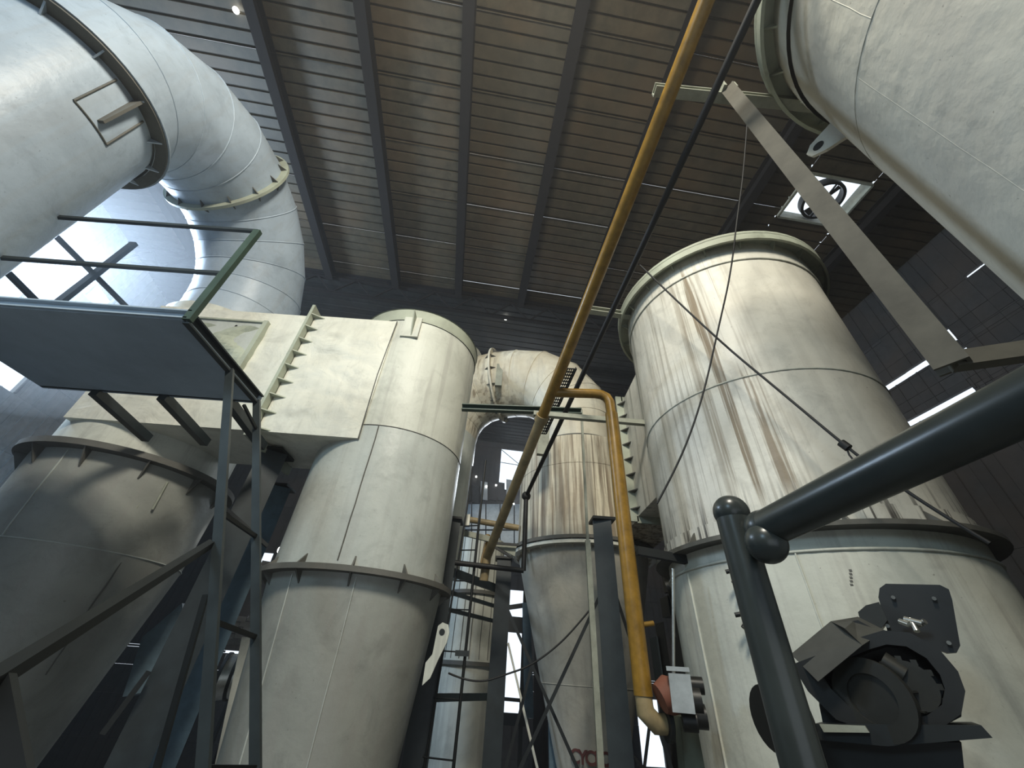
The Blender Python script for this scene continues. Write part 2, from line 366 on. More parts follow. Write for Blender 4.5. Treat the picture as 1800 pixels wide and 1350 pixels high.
def wall_with_holes(name, label, mat, P, n_dir, u0, u1, z0, z1, holes, thick=0.12, panel='wall_panel', cell=1.6):
    """wall of separate cladding panels: P(a, z) gives a point, holes = (a0, a1, z0, z1) left open"""
    root = thing(name, label, 'wall', P((u0+u1)/2, z0)); root['kind'] = 'structure'; del root['category']
    xs = sorted(set([u0, u1]+[h[0] for h in holes]+[h[1] for h in holes])); zs = sorted(set([z0, z1]+[h[2] for h in holes]+[h[3] for h in holes]))
    def fill(a, cellw):
        out = []
        for i in range(len(a)-1):
            n = max(1, round((a[i+1]-a[i])/cellw)); out += [a[i]+(a[i+1]-a[i])*k/n for k in range(n)]
        return out+[a[-1]]
    xs = fill(xs, cell); zs = fill(zs, cell)
    for i in range(len(xs)-1):
        for j in range(len(zs)-1):
            cx, cz = (xs[i]+xs[i+1])/2, (zs[j]+zs[j+1])/2
            if any(h[0] < cx < h[1] and h[2] < cz < h[3] for h in holes): continue
            g = 0.004; o = random.uniform(0, 0.015); e = n_dir*thick
            mb = MB(); off = n_dir*(o)
            a, b_, c, d = P(xs[i]+g, zs[j]+g)+off, P(xs[i+1]-g, zs[j]+g)+off, P(xs[i+1]-g, zs[j+1]-g)+off, P(xs[i]+g, zs[j+1]-g)+off
            mb.prism([a, b_, c, d], e)
            mm = mat(cx, cz) if callable(mat) else mat
            nb = int((xs[i+1]-xs[i])/0.3)
            for r in range(1, nb):         # standing ribs on the inner face
                f = r/nb; q0 = a.lerp(b_, f)-n_dir*0.012; q1 = d.lerp(c, f)-n_dir*0.012; mb.bar(q0, q1, 0.03, 0.025, n_dir)
            mb.build(panel, mm, root)
    return root
VB = 20.6
def uz_back(px, py): p = Pv(px, py, VB); return p.dot(E1), p.z
def backrect(pts):
    a = [uz_back(*p) for p in pts]; return (min(x[0] for x in a), max(x[0] for x in a), min(x[1] for x in a), max(x[1] for x in a))
h1 = backrect([(882, 788), (940, 866)]); h2 = backrect([(882, 1035), (915, 1262)]); h3 = backrect([(1118, 1228), (1172, 1350)])
h4 = backrect([(395, 1143), (432, 1150)]); h5 = backrect([(400, 965), (470, 1000)])
wall_with_holes('wall_back', 'dark grimy cladding wall at the far end with openings to the sky', M['wall'], lambda a, z: B(a, VB, z), E2, -16, 15, -4, 11.3, [h1, h2, h3, h4, h5], cell=2.2)
UR = 13.8
def vz_right(px, py): p = Pu(px, py, UR); return p.dot(E2), p.z
def rrect(a, b_, t): (v0, z0), (v1, z1) = vz_right(*a), vz_right(*b_); zc = (z0+z1)/2; return (min(v0, v1), max(v0, v1), zc-t/2, zc+t/2)
r1 = rrect((1555, 686), (1672, 604), 0.24); r2 = rrect((1590, 752), (1708, 680), 0.22); r3 = rrect((1690, 801), (1735, 785), 0.10)
r4 = rrect((1780, 626), (1860, 600), 0.35); r5 = rrect((1690, 482), (1745, 460), 0.12); r6 = rrect((1655, 600), (1672, 585), 0.5)
r7 = (vz_right(1695, 625)[0]-0.15, vz_right(1695, 625)[0]+0.25, vz_right(1695, 625)[1]-0.3, vz_right(1695, 625)[1]+0.25)
wall_with_holes('wall_right', 'dark side wall with broken cladding letting daylight through slots', M['wall'], lambda a, z: B(UR, a, z), E1, -8.6, VB, -4, 12, [r1, r2, r3, r4, r5, r6, r7], cell=2.4)
UL = -13.6
def vz_left(px, py): p = Pu(px, py, UL); return p.dot(E2), p.z
def lr(*pts): a = [vz_left(*p) for p in pts]; return (min(x[0] for x in a), max(x[0] for x in a), min(x[1] for x in a), max(x[1] for x in a))
l1 = lr((112, 480), (205, 525)); l2 = lr((75, 440), (118, 462)); l3 = lr((-30, 640), (42, 672))
l4 = lr((-25, 505), (105, 545)); l4 = (l4[0], l1[0]+.5, l4[2]-1.0, l1[2]-.35); l5 = (l1[1]+.2, l1[1]+2.0, l1[2]-.9, l1[2]+.4)
l3 = (l3[0]-1.0, l3[1], l3[2]-0.2, l3[3]+0.5)
wall_with_holes('wall_left', 'pale sheeted side wall with bright open windows behind the platform', lambda a, z: M['palewall'] if z > 3.5 else M['wall'], lambda a, z: B(UL, a, z), -E1, -8.6, VB, -4, 12, [l1, l2, l3, l4, l5], cell=1.5)
m, nt, b = ns('translucent_fibreglass'); tr_ = nt.nodes.new('ShaderNodeBsdfTranslucent'); tr_.inputs[0].default_value = (0.8, 0.88, 0.95, 1); df_ = nt.nodes.new('ShaderNodeBsdfDiffuse'); df_.inputs[0].default_value = (0.6, 0.65, 0.7, 1)
mx_ = nt.nodes.new('ShaderNodeMixShader'); mx_.inputs[0].default_value = 0.3; nt.links.new(tr_.outputs[0], mx_.inputs[1]); nt.links.new(df_.outputs[0], mx_.inputs[2]); nt.links.new(mx_.outputs[0], nt.nodes['Material Output'].inputs[0]); M['fibre'] = m
WL = [o for o in C.objects if o.name.startswith('wall_left')][0]
for h_ in (l4, l5):
    n_ = max(2, round((h_[1]-h_[0])/.8))
    for k in range(n_):
        a_, b2 = h_[0]+(h_[1]-h_[0])*k/n_, h_[0]+(h_[1]-h_[0])*(k+1)/n_
        MB().box(B(UL-.05, (a_+b2)/2, (h_[2]+h_[3])/2), E1*.006, E2*((b2-a_)/2-.03), (0, 0, (h_[3]-h_[2])/2)).build('translucent_panel', M['fibre'], WL)
        MB().bar(B(UL, a_, h_[2]), B(UL, a_, h_[3]), .07, .05).build('panel_batten', M['frame'], WL)
for k, (h_, lb) in enumerate([(l1, 'steel glazing bars of the brightest window above the blue platform'), (l3, 'steel glazing bars of the low window left of the platform')]):
    t = thing('window_%d' % (k+1), lb, 'window', B(UL, (h_[0]+h_[1])/2, h_[2])); t['kind'] = 'structure'; del t['category']
    for f in (0.0, 0.5, 1.0):
        MB().bar(B(UL+0.05, h_[0]+(h_[1]-h_[0])*f, h_[2]), B(UL+0.05, h_[0]+(h_[1]-h_[0])*f, h_[3]), 0.05, 0.05).build('glazing_bar', M['frame'], t)
t = thing('window_3', 'thin bars across the bright window in the far wall left of the central cyclone', 'window', B(h1[0], VB, h1[2])); t['kind'] = 'structure'; del t['category']
MB().bar(B(h1[0], VB, h1[3]-0.9), B(h1[1], VB, h1[3]-1.0), 0.03, 0.03).build('glazing_bar', M['frame'], t)
MB().bar(B(h1[0], VB, h1[3]-0.1), B(h1[1], VB, h1[2]+0.9), 0.03, 0.03).build('glazing_bar', M['frame'], t)
for k, u in enumerate([-7.5, -1.7, 4.0]):
    single(MB().ibeam(B(u, VB-0.3, -4), B(u, VB-0.3, 11), 0.3, 0.3, E2), 'wall_column', M['roofbeam'], ['dark steel wall column behind the left cyclones', 'dark steel wall column seen under the arched duct', 'dark steel wall column hidden behind the central cyclone'][k], 'column')

wall_with_holes('wall_front', 'grimy cladding wall behind the camera with a wide bay door', M['wall'], lambda a, z: B(a, -8.5, z), -E2, -16, 15, -4, 12, [(-5, 5, -4, 1.5), (-10, -6.5, 5, 8.5)], cell=3.0)  # upper left hole is added to go with the blue fill light
# roof exhaust fan
fc = B((VU0+VU1)/2, (VV0+VV1)/2, ZR)
fan = thing('exhaust_fan', 'round roof exhaust fan in a bright square opening at upper right', 'fan', fc)
hw, hd = (VU1-VU0)/2, (VV1-VV0)/2
for s_, d1, d2, L in ((1, E1, E2, hd), (-1, E1, E2, hd), (1, E2, E1, hw), (-1, E2, E1, hw)):
    off = d1*s_*(hw if d1 == E1 else hd)
    MB().box(fc+off+Vector((0, 0, 0.15)), d1*0.03, d2*L, (0, 0, 0.2)).build('curb_frame', M['pale_bar'], fan)
MB().oring(fc+Vector((0, 0, 0.12)), (0, 0, 1), 0.50, 0.58, 0.25, 40).build('fan_ring', M['dark'], fan)
MB().sweep([fc+Vector((0, 0, 0.05)), fc+Vector((0, 0, 0.35))], 0.13, 20).build('fan_motor', M['machine2'], fan)
for k in range(4):
    a = k*PI/2+0.4; d = E1*math.cos(a)+E2*math.sin(a); n_ = E1*-math.sin(a)+E2*math.cos(a)
    MB().prism([fc+d*0.12-n_*0.05, fc+d*0.48-n_*0.13, fc+d*0.48+n_*0.10+Vector((0, 0, 0.08)), fc+d*0.12+n_*0.05+Vector((0, 0, 0.05))], (0, 0, 0.01)).build('fan_blade', M['dark'], fan)
for k in range(2):
    d = E1 if k else E2; MB().bar(fc-d*0.56, fc+d*0.56, 0.04, 0.04).build('support_bar', M['dark'], fan)

# ------------------------------------------------------------------ cyclones and tanks
def course(parent, cx, cy, r0, z0, r1, z1, mat, cap=False, name='shell_course', seg=72):
    prof = [(r0, z0), (r1, z1)]
    if cap: prof = [(r0, z0), (r1, z1), (0.001, z1)]
    return MB().lathe(cx, cy, prof, seg).build(name, mat, parent)
def flange(parent, cx, cy, ri, ro, z, t, mat, name='flange'):
    return MB().ring(cx, cy, ri-0.01, ro, z, z+t).build(name, mat, parent)

# right cyclone
RX, RY, RR = 3.28, 4.37, 1.38
rc = thing('cyclone_separator', 'large cream cyclone with brown water stains, right of centre behind the grey pipe rail', 'cyclone', (RX, RY, -4))
course(rc, RX, RY, RR, 1.28, RR, 2.72, M['right']); course(rc, RX, RY, RR, 2.72, RR, 4.60, M['right']); course(rc, RX, RY, RR+0.012, 4.60, RR+0.012, 4.98, M['right'], True)
course(rc, RX, RY, RR+0.02, 1.10, RR+0.02, 1.28, M['right'], name='sooty_band')
course(rc, RX, RY, RR, 0.93, RR, 1.10, M['tank']); course(rc, RX, RY, RR+0.01, -0.9, RR+0.01, 0.93, M['tank']); course(rc, RX, RY, 0.9, -4.0, RR+0.01, -0.9, M['tank'], name='cone')
MB().ring(RX, RY, RR, RR+0.17, 4.93, 4.99).build('top_flange', M['flange'], rc); MB().ring(RX, RY, RR+0.14, RR+0.17, 4.82, 4.95).build('flange_lip', M['flange'], rc)
gussets(rc, RX, RY, RR, 4.93, 0.13, 0.13, 20, M['flange'], 0.1, True)
MB().ring(RX, RY, RR, RR+0.14, 1.08, 1.12).build('waist_flange', M['dirty'], rc); gussets(rc, RX, RY, RR, 1.12, 0.12, 0.14, 14, M['dirty'], 0.3, False)
seam_ring(rc, RX, RY, RR, 2.72, M['tank']); seam_ring(rc, RX, RY, RR+0.01, 4.60, M['tank']); seam_ring(rc, RX, RY, RR+0.012, 0.93, M['tank'], 0.014)
vert_seam(rc, RX, RY, 218, RR+.012, -0.9, RR+.012, 0.93, M['tank']); vert_seam(rc, RX, RY, 262, RR+.012, -3.0, RR+.012, 0.9, M['tank'], 0.012)
# small hooks under the waist
for px, py in ((1288, 1015), (1305, 1092)):
    q = Pd(px, py, 4.13); MB().sweep([q+Vector((-.05, 0, .04)), q+Vector((0, -.03, .05)), q+Vector((.03, -.03, 0)), q+Vector((-.02, -.02, -.05))], 0.018, 8).build('hook', M['dark'], rc)
q = Py(1158, 790, 4.75); MB().sweep([q+Vector((0, 0, 0.30)), q], 0.045, 12).build('nozzle', M['tank'], rc)

# near right tank
TX, TY, TR = 3.40, 0.08, 1.38
nt_ = thing('cyclone_separator', 'huge dusty cream cyclone body cut off by the top right corner', 'cyclone', (TX, TY, -4))
course(nt_, TX, TY, TR, 1.6, TR, 3.4, M['near']); course(nt_, TX, TY, TR, 3.4, TR, 4.62, M['near']); course(nt_, TX, TY, TR+0.03, 4.62, TR+0.03, 5.0, M['near'], True); course(nt_, TX, TY, TR, -3.9, TR, 1.6, M['near'])
MB().ring(TX, TY, TR, TR+0.17, 4.95, 5.01).build('top_flange', M['flange'], nt_); MB().ring(TX, TY, TR+0.14, TR+0.17, 4.84, 4.97).build('flange_lip', M['flange'], nt_)
gussets(nt_, TX, TY, TR, 4.95, 0.13, 0.14, 22, M['flange'], 0.05, True)
vert_seam(nt_, TX, TY, 287, TR-.002, 3.4, TR-.002, 4.6, M['near'], 0.003, 0.002); vert_seam(nt_, TX, TY, 300, TR-.002, 1.6, TR-.002, 3.4, M['near'], 0.003, 0.002); seam_ring(nt_, TX, TY, TR, 3.4, M['near'], 0.005)
# lifting lug, pointing away along the tangent
lp = Vector((TX, TY, 0))+Vector((math.sin(math.radians(-25)), math.cos(math.radians(-25)), 0))*TR
ln = Vector((math.sin(math.radians(-25)), math.cos(math.radians(-25)), 0)); zl = 4.12
out = [lp+ln*(-0.02)+Vector((0, 0, zl-0.16)), lp+ln*0.14+Vector((0, 0, zl-0.10)), lp+ln*0.24+Vector((0, 0, zl-0.03)), lp+ln*0.26+Vector((0, 0, zl+0.05)), lp+ln*0.20+Vector((0, 0, zl+0.12)), lp+ln*(-0.02)+Vector((0, 0, zl+0.16))]
lug = MB().prism(out, Vector((-ln.y, ln.x, 0))*0.03).build('lifting_lug', M['near'], nt_)
MB().sweep([lp+ln*0.16+Vector((0, 0, zl+0.02))-Vector((-ln.y, ln.x, 0))*0.004, lp+ln*0.16+Vector((0, 0, zl+0.02))+Vector((-ln.y, ln.x, 0))*0.034], 0.045, 16).build('lug_eye', M['dark'], lug)

# left middle cyclone
SX, SY, SR = -1.84, 5.82, 1.09
ls = thing('cyclone_separator', 'pale cyclone left of centre with box duct at its side and dark waist flange', 'cyclone', (SX, SY, -4))
course(ls, SX, SY, SR, 0.83, SR, 2.65, M['left']); course(ls, SX, SY, SR, 2.65, SR, 4.72, M['tank']); course(ls, SX, SY, SR+0.015, 4.72, SR+0.015, 4.98, M['flange'], name='top_band')
MB().lathe(SX, SY, [(SR+0.03, 4.98), (SR*0.75, 5.06), (0.3, 5.10), (0.001, 5.10)], 64).build('lid', M['flange'], ls)
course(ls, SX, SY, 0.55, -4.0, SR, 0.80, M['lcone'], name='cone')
MB().ring(SX, SY, SR-.01, SR+0.13, 0.78, 0.84).build('waist_flange', M['dirty'], ls)
gussets(ls, SX, SY, SR, 0.84, 0.11, 0.12, 12, M['dirty'], 0.2, False); gussets(ls, SX, SY, SR-0.02, 0.78, 0.12, 0.13, 12, M['dirty'], 0.2, True)
seam_ring(ls, SX, SY, SR, 2.65, M['dirty'], 0.008)
vert_seam(ls, SX, SY, 178, SR+.002, 0.9, SR+.002, 2.65, M['dirty'], 0.008); vert_seam(ls, SX, SY, 205, 0.60, -3.5, SR, 0.75, M['left']); vert_seam(ls, SX, SY, 165, 0.6, -3.5, SR, 0.75, M['left'])
q = Py(727, 583, 4.80); MB().abox(q.x-0.17, q.x+0.12, 4.70, 4.74, q.z-0.20, q.z+0.24).build('doubler_plate', M['tank'], ls)
MB().prism([(q.x, 4.70, q.z+0.24), (q.x, 4.52, q.z+0.24), (q.x, 4.70, q.z-0.18)], (0.02, 0, 0)).build('gusset', M['flange'], ls)
# lifting lug on the right of the cone
g0 = Py(770, 1120, 5.6)
lugp = [Py(a, b_, 5.6) for a, b_ in ((760, 1150), (770, 1100), (778, 1094), (788, 1098), (790, 1112), (785, 1130), (770, 1160), (756, 1192), (742, 1205), (748, 1165))]
lg = MB().prism(lugp, (0, 0.04, 0)).build('lifting_lug', M['tank'], ls)
q = Py(777, 1111, 5.595); MB().sweep([q, q+Vector((0, 0.05, 0))], 0.035, 14).build('lug_eye', M['dark'], lg)

# left back cyclone
LX, LY, LR = -5.62, 5.85, 1.16
lc = thing('cyclone_separator', 'far left cyclone whose long cone shows below the blue platform', 'cyclone', (LX, LY, -4))
course(lc, LX, LY, LR-.06, 2.05, LR-.06, 4.85, M['tank'], True)
MB().ring(LX, LY, LR-.08, LR+0.16, 1.98, 2.06).build('waist_flange', M['dirty'], lc)
gussets(lc, LX, LY, LR, 1.98, 0.14, 0.22, 12, M['dirty'], 0.25, True)
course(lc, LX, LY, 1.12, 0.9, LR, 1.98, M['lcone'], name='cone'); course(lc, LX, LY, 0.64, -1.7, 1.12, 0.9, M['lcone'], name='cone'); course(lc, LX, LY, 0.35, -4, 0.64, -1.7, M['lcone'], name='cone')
seam_ring(lc, LX, LY, 1.125, 0.9, M['left'], 0.008); vert_seam(lc, LX, LY, 118, 0.98, -0.3, 1.1, 0.85, M['dirty'], 0.008); vert_seam(lc, LX, LY, 178, 1.12, 0.9, LR, 1.95, M['left'], 0.01)
for dx in (0, 28):
    a, b_ = Pd(240+dx, 893+dx*.1, 7.0), Pd(272+dx*.8, 842+dx*.2, 7.0); MB().sweep([a, b_], 0.014, 8).build('bright_rod', M['pale_bar'], lc)

# large left vertical tank and gooseneck
GX, GY, GR = -5.85, 1.93, 1.02
gt = thing('cylindrical_tank', 'big blue-grey vertical duct filling the upper left edge', 'tank', (GX, GY, -4))
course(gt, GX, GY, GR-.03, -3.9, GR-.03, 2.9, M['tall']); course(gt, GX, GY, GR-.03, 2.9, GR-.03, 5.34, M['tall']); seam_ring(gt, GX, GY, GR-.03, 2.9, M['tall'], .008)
MB().ring(GX, GY, GR-.04, GR+0.13, 5.34, 5.37).build('top_flange', M['dirty'], gt); MB().ring(GX, GY, GR-.04, GR+0.15, 5.37, 5.40).build('flange_lip', M['tall'], gt); gussets(gt, GX, GY, GR-.04, 5.34, 0.13, 0.10, 14, M['tall'], 0.45, True)  # underside ring is coloured dark for the shade below the flange
a0 = 90
for (az0, az1, z0, z1) in ((a0-12, a0+13, 4.62, 4.62), (a0-12, a0-12, 4.62, 5.30), (a0+13, a0+13, 4.62, 5.30)):
    pts = [(GX+(GR-.025)*math.sin(math.radians(az0+(az1-az0)*f/6)), GY+(GR-.025)*math.cos(math.radians(az0+(az1-az0)*f/6)), z0+(z1-z0)*f/6) for f in range(7)]
    MB().sweep(pts, 0.012, 6).build('patch_weld', M['dirty'], gt)
rr_ = GR-.03; aa = math.radians(a0); MB().bar((GX+rr_*math.sin(aa), GY+rr_*math.cos(aa), 4.70), (GX+(rr_+.04)*math.sin(aa), GY+(rr_+.04)*math.cos(aa), 5.32), 0.03, 0.14, (math.sin(aa), math.cos(aa), 0)).build('stiffener', M['dirty'], gt)

def bend_duct(root, pA, pB, z0, rA, rB, mat, nseg=8, zend=None, flat=0.0, rad=None, flange_at=(), fmat=None, gmat=None, t=.012):
    """inverted-U duct made of mitred segments; pA and pB are plan positions, flat = share of straight top"""
    pA = Vector((*pA, 0)); pB = Vector((*pB, 0)); d = (pB-pA); L = d.length; d.normalize()
    R_ = rad or L/2; pts = []
    for k in range(nseg//2+1):
        a = PI/2*k/(nseg//2); pts.append(pA+d*(R_-R_*math.cos(a))+Vector((0, 0, z0+R_*math.sin(a))))
    if L-2*R_ > 0.05: pts.append(pA+d*(L-R_)+Vector((0, 0, z0+R_)))
    for k in range(1, nseg//2+1):
        a = PI/2*k/(nseg//2); pts.append(pA+d*(L-R_+R_*math.sin(a))+Vector((0, 0, z0+R_*math.cos(a))))
    if zend is not None: pts.append(pB+Vector((0, 0, zend)))
    n = len(pts); rs = [rA+(rB-rA)*i/(n-1) for i in range(n)]
    # rings cut on the mitre planes
    seg = 48; rings = []; tang = []
    for i, p in enumerate(pts):
        a = (pts[i]-pts[i-1]).normalized() if i else Vector((0, 0, 1)); b_ = (pts[i+1]-pts[i]).normalized() if i < n-1 else Vector((0, 0, -1))
        tt = (a+b_).normalized(); tang.append(tt); side = d.cross(Vector((0, 0, 1))).normalized(); vn = tt.cross(side).normalized(); k_ = 1/max(a.dot(tt), .5)
        rings.append([p+side*rs[i]*math.cos(2*PI*j/seg)+vn*rs[i]*k_*math.sin(2*PI*j/seg) for j in range(seg)])
    for i in range(n-1):
        vs = rings[i]+rings[i+1]; fs = [(j, (j+1) % seg, (j+1) % seg+seg, j+seg) for j in range(seg)]
        MB().add(vs, fs, True).build('duct_segment', mat, root)
        if 0 < i: MB().sweep(rings[i], t, 6, closed=True).build('weld_seam', mat, root)
    for i in flange_at:
        MB().oring(pts[i], tang[i], rs[i]-.01, rs[i]+0.13, 0.05).build('flange', fmat, root)
        side = d.cross(Vector((0, 0, 1))).normalized(); vn = tang[i].cross(side).normalized()
        for s_ in (1, -1):
            me = gusset_mesh(0.11, 0.13, 0.015, gmat)
            for j in range(14):
                a = 2*PI*j/14+.15; ro = side*math.cos(a)+vn*math.sin(a); zz = tang[i]*s_; yy = zz.cross(ro)
                mw = Matrix(((ro.x, yy.x, zz.x, 0), (ro.y, yy.y, zz.y, 0), (ro.z, yy.z, zz.z, 0), (0, 0, 0, 1))); p = pts[i]+ro*rs[i]+zz*0.02
                mw.translation = p; inst(me, 'gusset', root, mw)
    return pts
gn = thing('gooseneck_duct', 'huge white segmented elbow duct arching over at upper left', 'duct', (LX, 5.8, 4.85))
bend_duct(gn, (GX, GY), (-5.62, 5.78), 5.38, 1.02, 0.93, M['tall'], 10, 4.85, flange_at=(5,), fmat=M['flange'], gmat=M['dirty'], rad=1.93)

# central cyclone
CX, CY, CR = 1.65, 8.24, 1.30
cc = thing('cyclone_separator', 'rust-streaked central cyclone under the arched duct, with a long grey cone', 'cyclone', (CX, CY, -4))
course(cc, CX, CY, CR, 1.98, CR, 3.4, M['mid']); course(cc, CX, CY, CR, 3.4, CR, 4.02, M['mid'], True); seam_ring(cc, CX, CY, CR, 3.4, M['mid'], 0.008)
MB().ring(CX, CY, CR-.01, CR+.13, 1.93, 1.99).build('waist_flange', M['dirty'], cc); gussets(cc, CX, CY, CR-.02, 1.93, .12, .12, 26, M['mid'], .05, True)
MB().ring(CX, CY, CR-.15, CR+.10, 1.86, 1.92).build('cream_flange', M['duct'], cc)
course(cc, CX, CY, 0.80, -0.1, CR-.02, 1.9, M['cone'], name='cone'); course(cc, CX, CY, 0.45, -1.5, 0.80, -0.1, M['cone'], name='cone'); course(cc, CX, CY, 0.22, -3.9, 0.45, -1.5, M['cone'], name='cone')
seam_ring(cc, CX, CY, 0.80, -0.1, M['cone'], .008); vert_seam(cc, CX, CY, 188, .80, -.1, CR-.02, 1.85, M['cone'])
ar = thing('gooseneck_duct', 'brown-stained arched duct linking two cyclones in the centre background', 'duct', (CX, CY, 4.2))
apts = bend_duct(ar, (-1.85, 9.25), (CX, CY), 4.95, 1.0, 0.86, M['arch'], 8, 4.22, rad=1.55, flange_at=(4,), fmat=M['arch'], gmat=M['dirty'])
MB().sweep([(-1.85, 9.25, 4.95), (-1.85, 9.25, 1.6)], 1.0, 48).build('duct_leg', M['left'], ar)
MB().oring((-1.0, 9.0, 6.5), (1, -.28, 0), 0.99, 1.18, 0.06).build('end_flange', M['duct'], ar)
MB().ring(CX, CY, .82, .97, 4.16, 4.24).build('foot_flange', M['dirty'], ar)
q0 = Py(872, 640, 8.3); MB().abox(q0.x+.05, q0.x+.22, 7.85, 7.95, q0.z-1.05, q0.z-.35).build('damper_bracket', M['pale_bar'], ar)

# box duct from the left cyclones
bd = thing('box_duct', 'large cream rectangular duct running left from the pale cyclone', 'duct', (-4, 5.1, 2.45))
ZB0, ZB1, BY = 2.42, 4.66, 4.72
MB().abox(-3.40, -2.02, BY, 5.9, ZB0, ZB1).build('duct_section', M['duct'], bd)
MB().abox(-6.02, -3.44, BY+.01, 5.9, ZB0, ZB1-.02).build('duct_section', M['duct'], bd)
for y0, y1, z0, z1 in ((BY-.13, BY, ZB0-.13, ZB1+.13), (BY, 5.9, ZB1-.02, ZB1+.13), (BY, 5.9, ZB0-.13, ZB0)):
    MB().abox(-3.455, -3.41, y0, y1, z0, z1).build('duct_flange', M['flange'], bd)
gm1 = MB().prism([(0, 0, -.009), (0.20, 0, -.009), (0, -.12, -.009)], (0, 0, .018)).mesh('gusset', M['flange'])
gm2 = MB().prism([(0, 0, -.009), (-0.10, 0, -.009), (0, -.12, -.009)], (0, 0, .018)).mesh('gusset', M['dirty'])
for k in range(9):
    z = ZB0+.02+k*(ZB1-ZB0)/8.3
    inst(gm1, 'gusset', bd, Matrix.Translation((-3.41, BY, z))); inst(gm2, 'gusset', bd, Matrix.Translation((-3.455, BY, z)))
MB().sweep([(-2.02, BY-.003, ZB0), (-2.05, BY-.003, 3.5), (-2.02, BY-.003, ZB1)], .010, 6).build('weld_seam', M['dirty'], bd)
from mathutils import noise as mn
for x0, x1, zt in ((-3.40, -2.02, ZB1), (-6.02, -3.46, ZB1-.02)):
    nx_, nz_ = int((x1-x0)/.035), 60; vv = []; ff = []
    for j in range(nz_+1):
        for i in range(nx_+1):
            x = x0+(x1-x0)*i/nx_; z = ZB0+(zt-ZB0)*j/nz_; e = min(1, 6*min(i/nx_, 1-i/nx_, j/nz_, 1-j/nz_)+.0)
            vv.append((x, BY-.004-e*.030*(.5+mn.fractal(Vector((x*1.6, z*3.0, 3.1)), .9, 2.2, 4)), z))
    for j in range(nz_):
        for i in range(nx_): a_ = j*(nx_+1)+i; ff.append((a_, a_+1, a_+nx_+2, a_+nx_+1))
    MB().add(vv, ff, True).build('dented_cladding', M['duct'], bd, fix=False)
# insulated hatch on the left part
p0, p1, p2, p3 = Py(345, 568, BY), Py(470, 573, BY), Py(430, 668, BY), Py(360, 600, BY)
hx0, hx1, hz0, hz1 = -5.2, p1.x, p2.z, p1.z
hatch = MB().abox(hx0, hx1, BY-.05, BY+.02, hz0, hz1).build('hatch_panel', M['left'], bd)
MB().abox(hx1-.02, hx1+.05, BY-.10, BY, hz0, hz1+.03).build('hatch_rim', M['flange'], hatch); MB().abox(hx0, hx1, BY-.08, BY, hz1, hz1+.03).build('hatch_rim', M['flange'], hatch)
for a, b_ in ((405, 600), (462, 575), (430, 627), (415, 573), (395, 590)):
    q = Py(a, b_, BY-.05); MB().sweep([q+Vector((0, .04, 0)), q], .022, 10).build('bolt', M['dirty'], hatch)
# torn lump of cladding on the hatch
random.seed(3)
bm = bmesh.new(); bmesh.ops.create_grid(bm, x_segments=16, y_segments=16, size=0.5)
for v in bm.verts:
    v.co.z = 0.05*math.sin(v.co.x*9+math.sin(v.co.y*7)*2)+random.uniform(-.012, .012)
me = bpy.data.meshes.new('torn_cladding'); bm.to_mesh(me); bm.free(); me.materials.append(M['flange'])
o = inst(me, 'torn_cladding', hatch, Matrix.Translation(((hx0+hx1)/2+.05, BY-.06, (hz0+hz1)/2)) @ Matrix.Rotation(PI/2, 4, 'X') @ Matrix.Diagonal((1.15*(hx1-hx0)*.8, (hz1-hz0)*.8, .8, 1)))

# box duct on the right cyclone
rd = thing('box_duct', 'short pale rectangular duct between the central and right cyclones', 'duct', (2.5, 6.3, 2.0))
MB().abox(2.02, 2.95, 4.35, 5.72, 1.98, 4.05).build('duct_section', M['right'], rd); MB().abox(2.10, 2.85, 5.78, 8.2, 2.02, 3.85).build('duct_section', M['mid'], rd)
for x0, x1, z0, z1 in ((1.90, 2.02, 1.90, 4.15), (2.0, 2.95, 4.05, 4.15), (2.0, 2.95, 1.88, 1.98)):
    MB().abox(x0, x1, 5.72, 5.76, z0, z1).build('duct_flange', M['flange'], rd)
gm3 = MB().prism([(0, 0, -.008), (0, -.14, -.008), (-.11, 0, -.008)], (0, 0, .016)).mesh('gusset', M['dirty'])
for k in range(8): inst(gm3, 'gusset', rd, Matrix.Translation((2.02, 5.72, 2.08+k*.27)))

# ------------------------------------------------------------------ platform, rail and ladder on the left
pf = thing('access_platform', 'blue-grey steel platform seen from below at far left', 'platform', (-4, 3.1, 2.3))
PX1, PY0, PY1, PZ = -2.87, 2.50, 3.78, 2.3
MB().abox(-5.35, PX1, PY0, PY1, PZ, PZ+.02).build('deck_plate', M['platform'], pf)
MB().channel((PX1, PY0, PZ+.03), (PX1, PY1, PZ+.03), .06, .12).build('edge_channel', M['frame'], pf)
MB().channel((-5.35, PY0, PZ+.06), (PX1, PY0, PZ+.06), .05, .10).build('edge_channel', M['platform'], pf)
MB().bar((-5.35, PY1, PZ+.05), (PX1, PY1, PZ+.05), .05, .10).build('edge_channel', M['platform'], pf)
for x in (-4.72, -3.95, -3.20):
    MB().bar((x+.02, PY1-.02, PZ-.02), (x-.02, BY, PZ-.10), .09, .10).build('bracket_arm', M['frame'], pf)
hr = thing('guard_rail', 'dark green guard rail standing on the blue-grey platform', 'railing', (PX1, PY0, PZ))
ZT = Py(468, 408, PY0).z; ZM = Py(405, 482, PY0).z
MB().bar((PX1, PY0, PZ), (PX1, PY0, ZT), .07, .05, (0, 1, 0)).build('post', M['green'], hr)
MB().bar((-5.3, PY0, PZ), (-5.3, PY0, ZT), .06, .05, (0, 1, 0)).build('post', M['green'], hr)
MB().bar((-5.3, PY0, ZT), (PX1, PY0, ZT), .035, .035).build('top_rail', M['frame'], hr)
MB().bar((-5.3, PY0, ZM), (PX1, PY0, ZM), .035, .035).build('mid_rail', M['frame'], hr)
